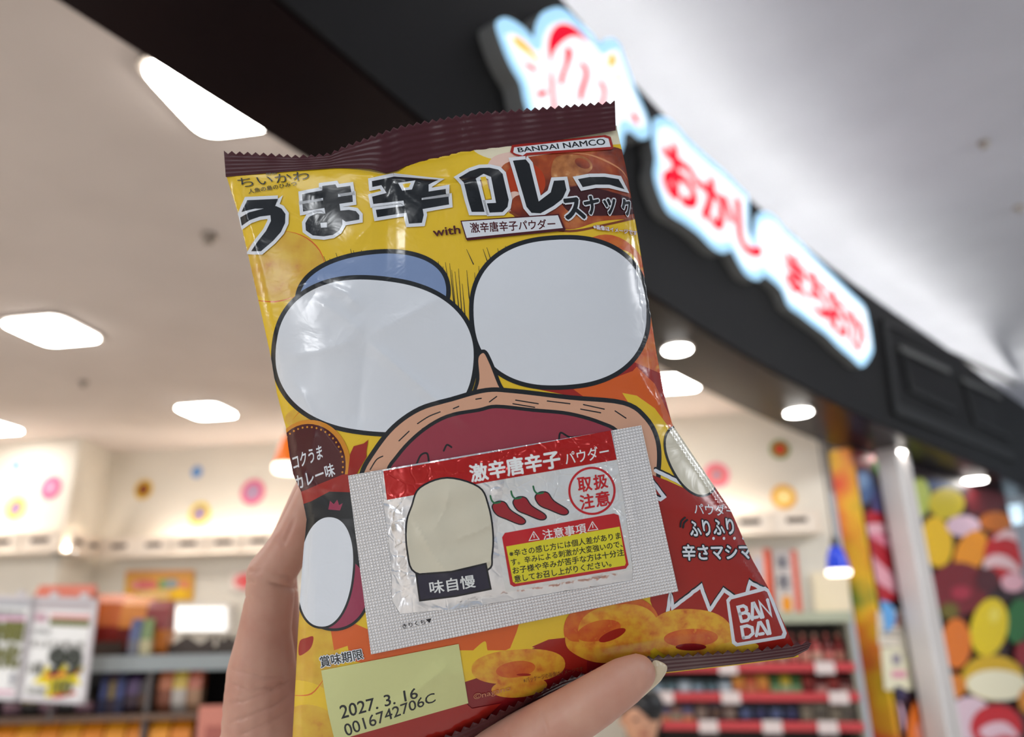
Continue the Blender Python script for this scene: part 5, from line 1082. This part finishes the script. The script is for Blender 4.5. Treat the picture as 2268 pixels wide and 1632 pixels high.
# opaque white flooding of the middle, print on top
S.fill(film_bump(mat('sachet_pearl', (.80, .80, .78, 1), .25, .35), .6, metal=True), [(1120, 1050), (1368, 1010), (1402, 1262), (1120, 1312), (1098, 1180)], smooth=False)
S.fill(REDS, [(849, 1043), (1100, 1000), (1353, 953), (1366, 1018), (1110, 1062), (857, 1107)])
S.text(WHS, '激辛唐辛子', (1038, 1030), (1236, 996), (1243, 1034), (1045, 1068), .035); S.text(WHS, 'パウダー', (1248, 1002), (1346, 984), (1350, 1012), (1254, 1030), .01)
BLS = ink('sachet_black', 20, 20, 26); NVY = ink('sachet_navy', 34, 32, 50)
def so(m, pts, w=4, sm_=True):
    S.fill(m, pts, smooth=sm_); S.line(BLS, pts, w, sm_, closed=True)
so(BEI, [(912, 1120), (930, 1080), (990, 1058), (1060, 1078), (1082, 1120), (1092, 1180), (1090, 1230), (1080, 1262), (1000, 1276), (920, 1268), (902, 1220), (900, 1160)], 4)
so(NVY, [(922, 1272), (1000, 1266), (1076, 1248), (1087, 1304), (1010, 1320), (930, 1330)], 4, False)
S.text(WHS, '味自慢', (950, 1288), (1050, 1272), (1054, 1300), (954, 1316), .015)
CHI = ink('sachet_chilli', 142, 32, 40); GRS = ink('sachet_green', 40, 98, 62)
for dx, dy in ((0, 0), (46, -10), (95, -21)):
    so(CHI, [(1090+dx, 1122+dy), (1100+dx, 1111+dy), (1118+dx, 1112+dy), (1132+dx, 1130+dy), (1160+dx, 1148+dy), (1163+dx, 1158+dy), (1150+dx, 1161+dy), (1122+dx, 1150+dy), (1100+dx, 1140+dy)], 2.6)
    S.line(GRS, [(1086+dx, 1098+dy), (1089+dx, 1108+dy), (1096+dx, 1114+dy), (1108+dx, 1112+dy)], 4)
RS = ink('sachet_stamp_red', 176, 28, 34)
S.line(RS, ell(1311, 1087, 50, 51, 0, 48), 5, False, closed=True)
for st, x, y in (('取', 1278, 1056), ('扱', 1313, 1050), ('注', 1283, 1094), ('意', 1318, 1088)): S.text(RS, st, (x, y+3), (x+30, y-2), (x+34, y+29), (x+4, y+35), .03)
S.fill(RS, [(1112, 1190), (1118, 1180), (1360, 1137), (1370, 1141), (1392, 1250), (1386, 1259), (1138, 1299), (1130, 1294)])
S.fill(ink('sachet_yellow', 206, 196, 40), [(1121, 1210), (1372, 1166), (1386, 1246), (1384, 1252), (1142, 1292), (1136, 1288)])
S.text(WHS, '注意事項', (1200, 1174), (1296, 1158), (1299, 1180), (1204, 1196), .012)
for x, y in ((1182, 1188), (1312, 1166)): S.line(WHS, [(x-10, y+9), (x, y-11), (x+12, y+6)], 1.8, False, closed=True); S.line(WHS, [(x, y-5), (x+1, y+2)], 2, False)
for i, st in enumerate(('※辛さの感じ方には個人差がありま', 'す。辛みによる刺激が大変強いので、', 'お子様や辛みが苦手な方は十分注', '意してお召し上がりください。')):
    x, y = 1127+i*3.6, 1219+i*18.6; w = 246 if i < 3 else 214; dx = [0, 0, 0, 0][i]
    S.text(BLS, st, (x+dx, y), (x+w+dx, y-w*.168), (x+w+dx+2.4, y-w*.168+15), (x+dx+2.4, y+15), .016)
# embossed seals: left, bottom, right
S.fill(EMB, [(771, 1053), (846, 1041), (850, 1120), (866, 1240), (868, 1330), (886, 1360), (1040, 1345), (1240, 1311), (1400, 1285), (1402, 1260), (1384, 1120), (1356, 953), (1420, 942), (1502, 1309), (822, 1449)])
S.text(BLS, 'きりくち▼', (890, 1382), (955, 1368), (958, 1378), (893, 1392), .02)
pouch = S.build('pouch', sachet)
SB = Film(lambda x, y: h_soft(x, y)*.97+.0014, [], step=12, box=(740, 900, 1560, 1500)); SB.fill(SFILM, qS); SB.build('back_film', sachet, flip=True)
def skirt(name, poly, f1, f2, m, parent):
    P = []
    for i in range(len(poly)):
        a, b = np.array(poly[i], float), np.array(poly[(i+1) % len(poly)], float); n = max(2, int(np.hypot(*(b-a))/6))
        for k in range(n): P.append(a+(b-a)*k/n)
    P = np.array(P); n = len(P); V = []
    for fn in (f1, f2):
        d = D0-fn(P[:, 0], P[:, 1]); V.append((vF[None]+vR*((P[:, 0]-CX)/FPX)[:, None]+vU*((CY-P[:, 1])/FPX)[:, None])*d[:, None])
    V = np.concatenate(V)-np.array(parent.location); me = bpy.data.meshes.new(name)
    me.from_pydata([tuple(p) for p in V], [], [(i, (i+1) % n, n+(i+1) % n, n+i) for i in range(n)]); me.materials.append(m)
    o = bpy.data.objects.new(name, me); COL.objects.link(o); o.parent = parent; return o
skirt('edge_fold', qS, h_pouch, lambda x, y: h_soft(x, y)*.97+.0014, mat('foil_edge', (.8, .8, .8, 1), .3, .9), sachet)
# ------------------------------------------------------------------ the hand holding the bag
def skin_mat():
    m = noisy('hand_skin', C(208, 160, 138), C(194, 136, 116), 55, 5, .45, lo=.3, hi=.75, bump=.12)
    b = m.node_tree.nodes['Principled BSDF']; b.inputs['Subsurface Weight'].default_value = .18; b.inputs['Subsurface Radius'].default_value = (.006, .002, .001); b.inputs['Subsurface Scale'].default_value = 1.0
    return m
HC = [([(500, 1478), (545, 1492), (590, 1500), (640, 1498)], .0006, 3), ([(496, 1508), (550, 1528), (600, 1522), (650, 1505)], .0008, 3.2), ([(490, 1560), (540, 1552), (600, 1530), (655, 1500)], .0007, 3),
      ([(490, 1606), (540, 1590), (600, 1566), (652, 1535)], .0008, 3), ([(520, 1632), (580, 1606), (650, 1572)], .0006, 3), ([(498, 1535), (530, 1540), (560, 1538)], .0005, 2.5),
      ([(590, 1288), (620, 1298), (650, 1302), (680, 1298)], .0012, 4), ([(548, 1262), (565, 1268), (580, 1262)], .0009, 3), ([(543, 1290), (556, 1286), (566, 1290)], .0008, 3), ([(538, 1320), (550, 1324), (560, 1322)], .0005, 3),
      ([(612, 1190), (628, 1205), (640, 1180), (655, 1140)], .0006, 5), ([(600, 1270), (640, 1276), (660, 1290)], .0006, 4), ([(1120, 1610), (1128, 1640), (1132, 1670)], .0006, 5), ([(1196, 1570), (1206, 1600), (1212, 1630)], .0005, 5), ([(1395, 1475), (1412, 1500), (1402, 1530)], .0003, 6)]
def hand_crease(V, N):
    d = V @ vF; x = CX+FPX*(V @ vR)/d; y = CY-FPX*(V @ vU)/d; r = V/np.linalg.norm(V, axis=1, keepdims=True); front = (N*r).sum(1) < .15
    for pts, A, w in HC:
        dist, sg, t = seg_d(x, y, pts); V = V-N*(A*np.exp(-(dist/w)**2)*np.clip(np.minimum(t, 1-t)*5, 0, 1)*front)[:, None]
    return V
hd = lambda *c: [(at_d(x, y, d), r) for x, y, d, r in c]
hand = empty('hand', at_d(800, 1900, .352), 'bare hand holding the snack bag from behind, thumb pressing its lower crimp', 'hand')
chains = [
    hd((575, 1700, .352, .0225), (592, 1630, .350, .0212), (586, 1560, .348, .0188), (580, 1490, .346, .0160), (586, 1400, .344, .0122), (598, 1325, .343, .0112), (600, 1272, .342, .0112), (628, 1232, .341, .0102), (664, 1176, .340, .0098), (704, 1080, .341, .0085), (722, 1040, .341, .007)),
    hd((690, 1700, .372, .0190), (620, 1420, .366, .0105), (612, 1260, .364, .0098), (652, 1178, .358, .0094), (686, 1100, .356, .0090), (722, 1020, .352, .0078)),
    hd((790, 1740, .372, .0150), (800, 1480, .378, .0100), (850, 1330, .352, .0085), (900, 1280, .346, .0070)), hd((880, 1760, .368, .0140), (900, 1560, .372, .0092), (940, 1440, .350, .0080), (980, 1400, .346, .0065)),
    hd((592, 1660, .352, .0215), (700, 1780, .356, .0260), (800, 1880, .358, .0270)), hd((690, 1720, .362, .0200), (800, 1800, .362, .0250), (880, 1790, .358, .0220)),
    hd((800, 1860, .352, .0250), (900, 1790, .338, .0190), (1000, 1728, .320, .0140), (1110, 1668, .308, .0126), (1190, 1626, .300, .0116), (1250, 1594, .2955, .0112), (1320, 1550, .2905, .0102), (1380, 1510, .2875, .0090), (1412, 1490, .2865, .0072)),
    hd((780, 1900, .360, .0270), (820, 2100, .372, .0250), (850, 2300, .390, .0265), (880, 2600, .420, .0300))]
soft_body('palm_and_fingers', chains, skin_mat(), hand, .0011, 10, crease=hand_crease)
nb = MB(); NAIL = mat('nail', C(222, 204, 172), .25, spec=.6)
front = [(1447, 1463), (1460, 1465), (1472, 1472), (1475, 1480), (1470, 1494), (1456, 1511), (1438, 1527), (1414, 1548), (1400, 1556), (1410, 1530), (1428, 1504), (1440, 1482)]
n_ = len(front); layers = [(0, .2862, 0), (1, .2890, 3), (2, .2925, 3), (3, .2945, 0)]; V = []
ccx, ccy = 1405, 1500
for i, d, g in layers:
    for x, y in smooth_pts(front, True, 3): V.append(at_d(x+(g if x > ccx else 0), y+(g*.6 if y > ccy else 0), d))
k = len(V)//4; fs = [tuple(t) for t in tessellate_polygon([[Vector(v) for v in V[:k]]])]+[tuple(3*k+q for q in t)[::-1] for t in tessellate_polygon([[Vector(v) for v in V[3*k:]]])]
for L_ in range(3): fs += [(L_*k+i, L_*k+(i+1) % k, (L_+1)*k+(i+1) % k, (L_+1)*k+i) for i in range(k)]
nb.add(V, fs, NAIL); tag(nb.build('thumb_nail', hand, True), 'pale ivory nail')
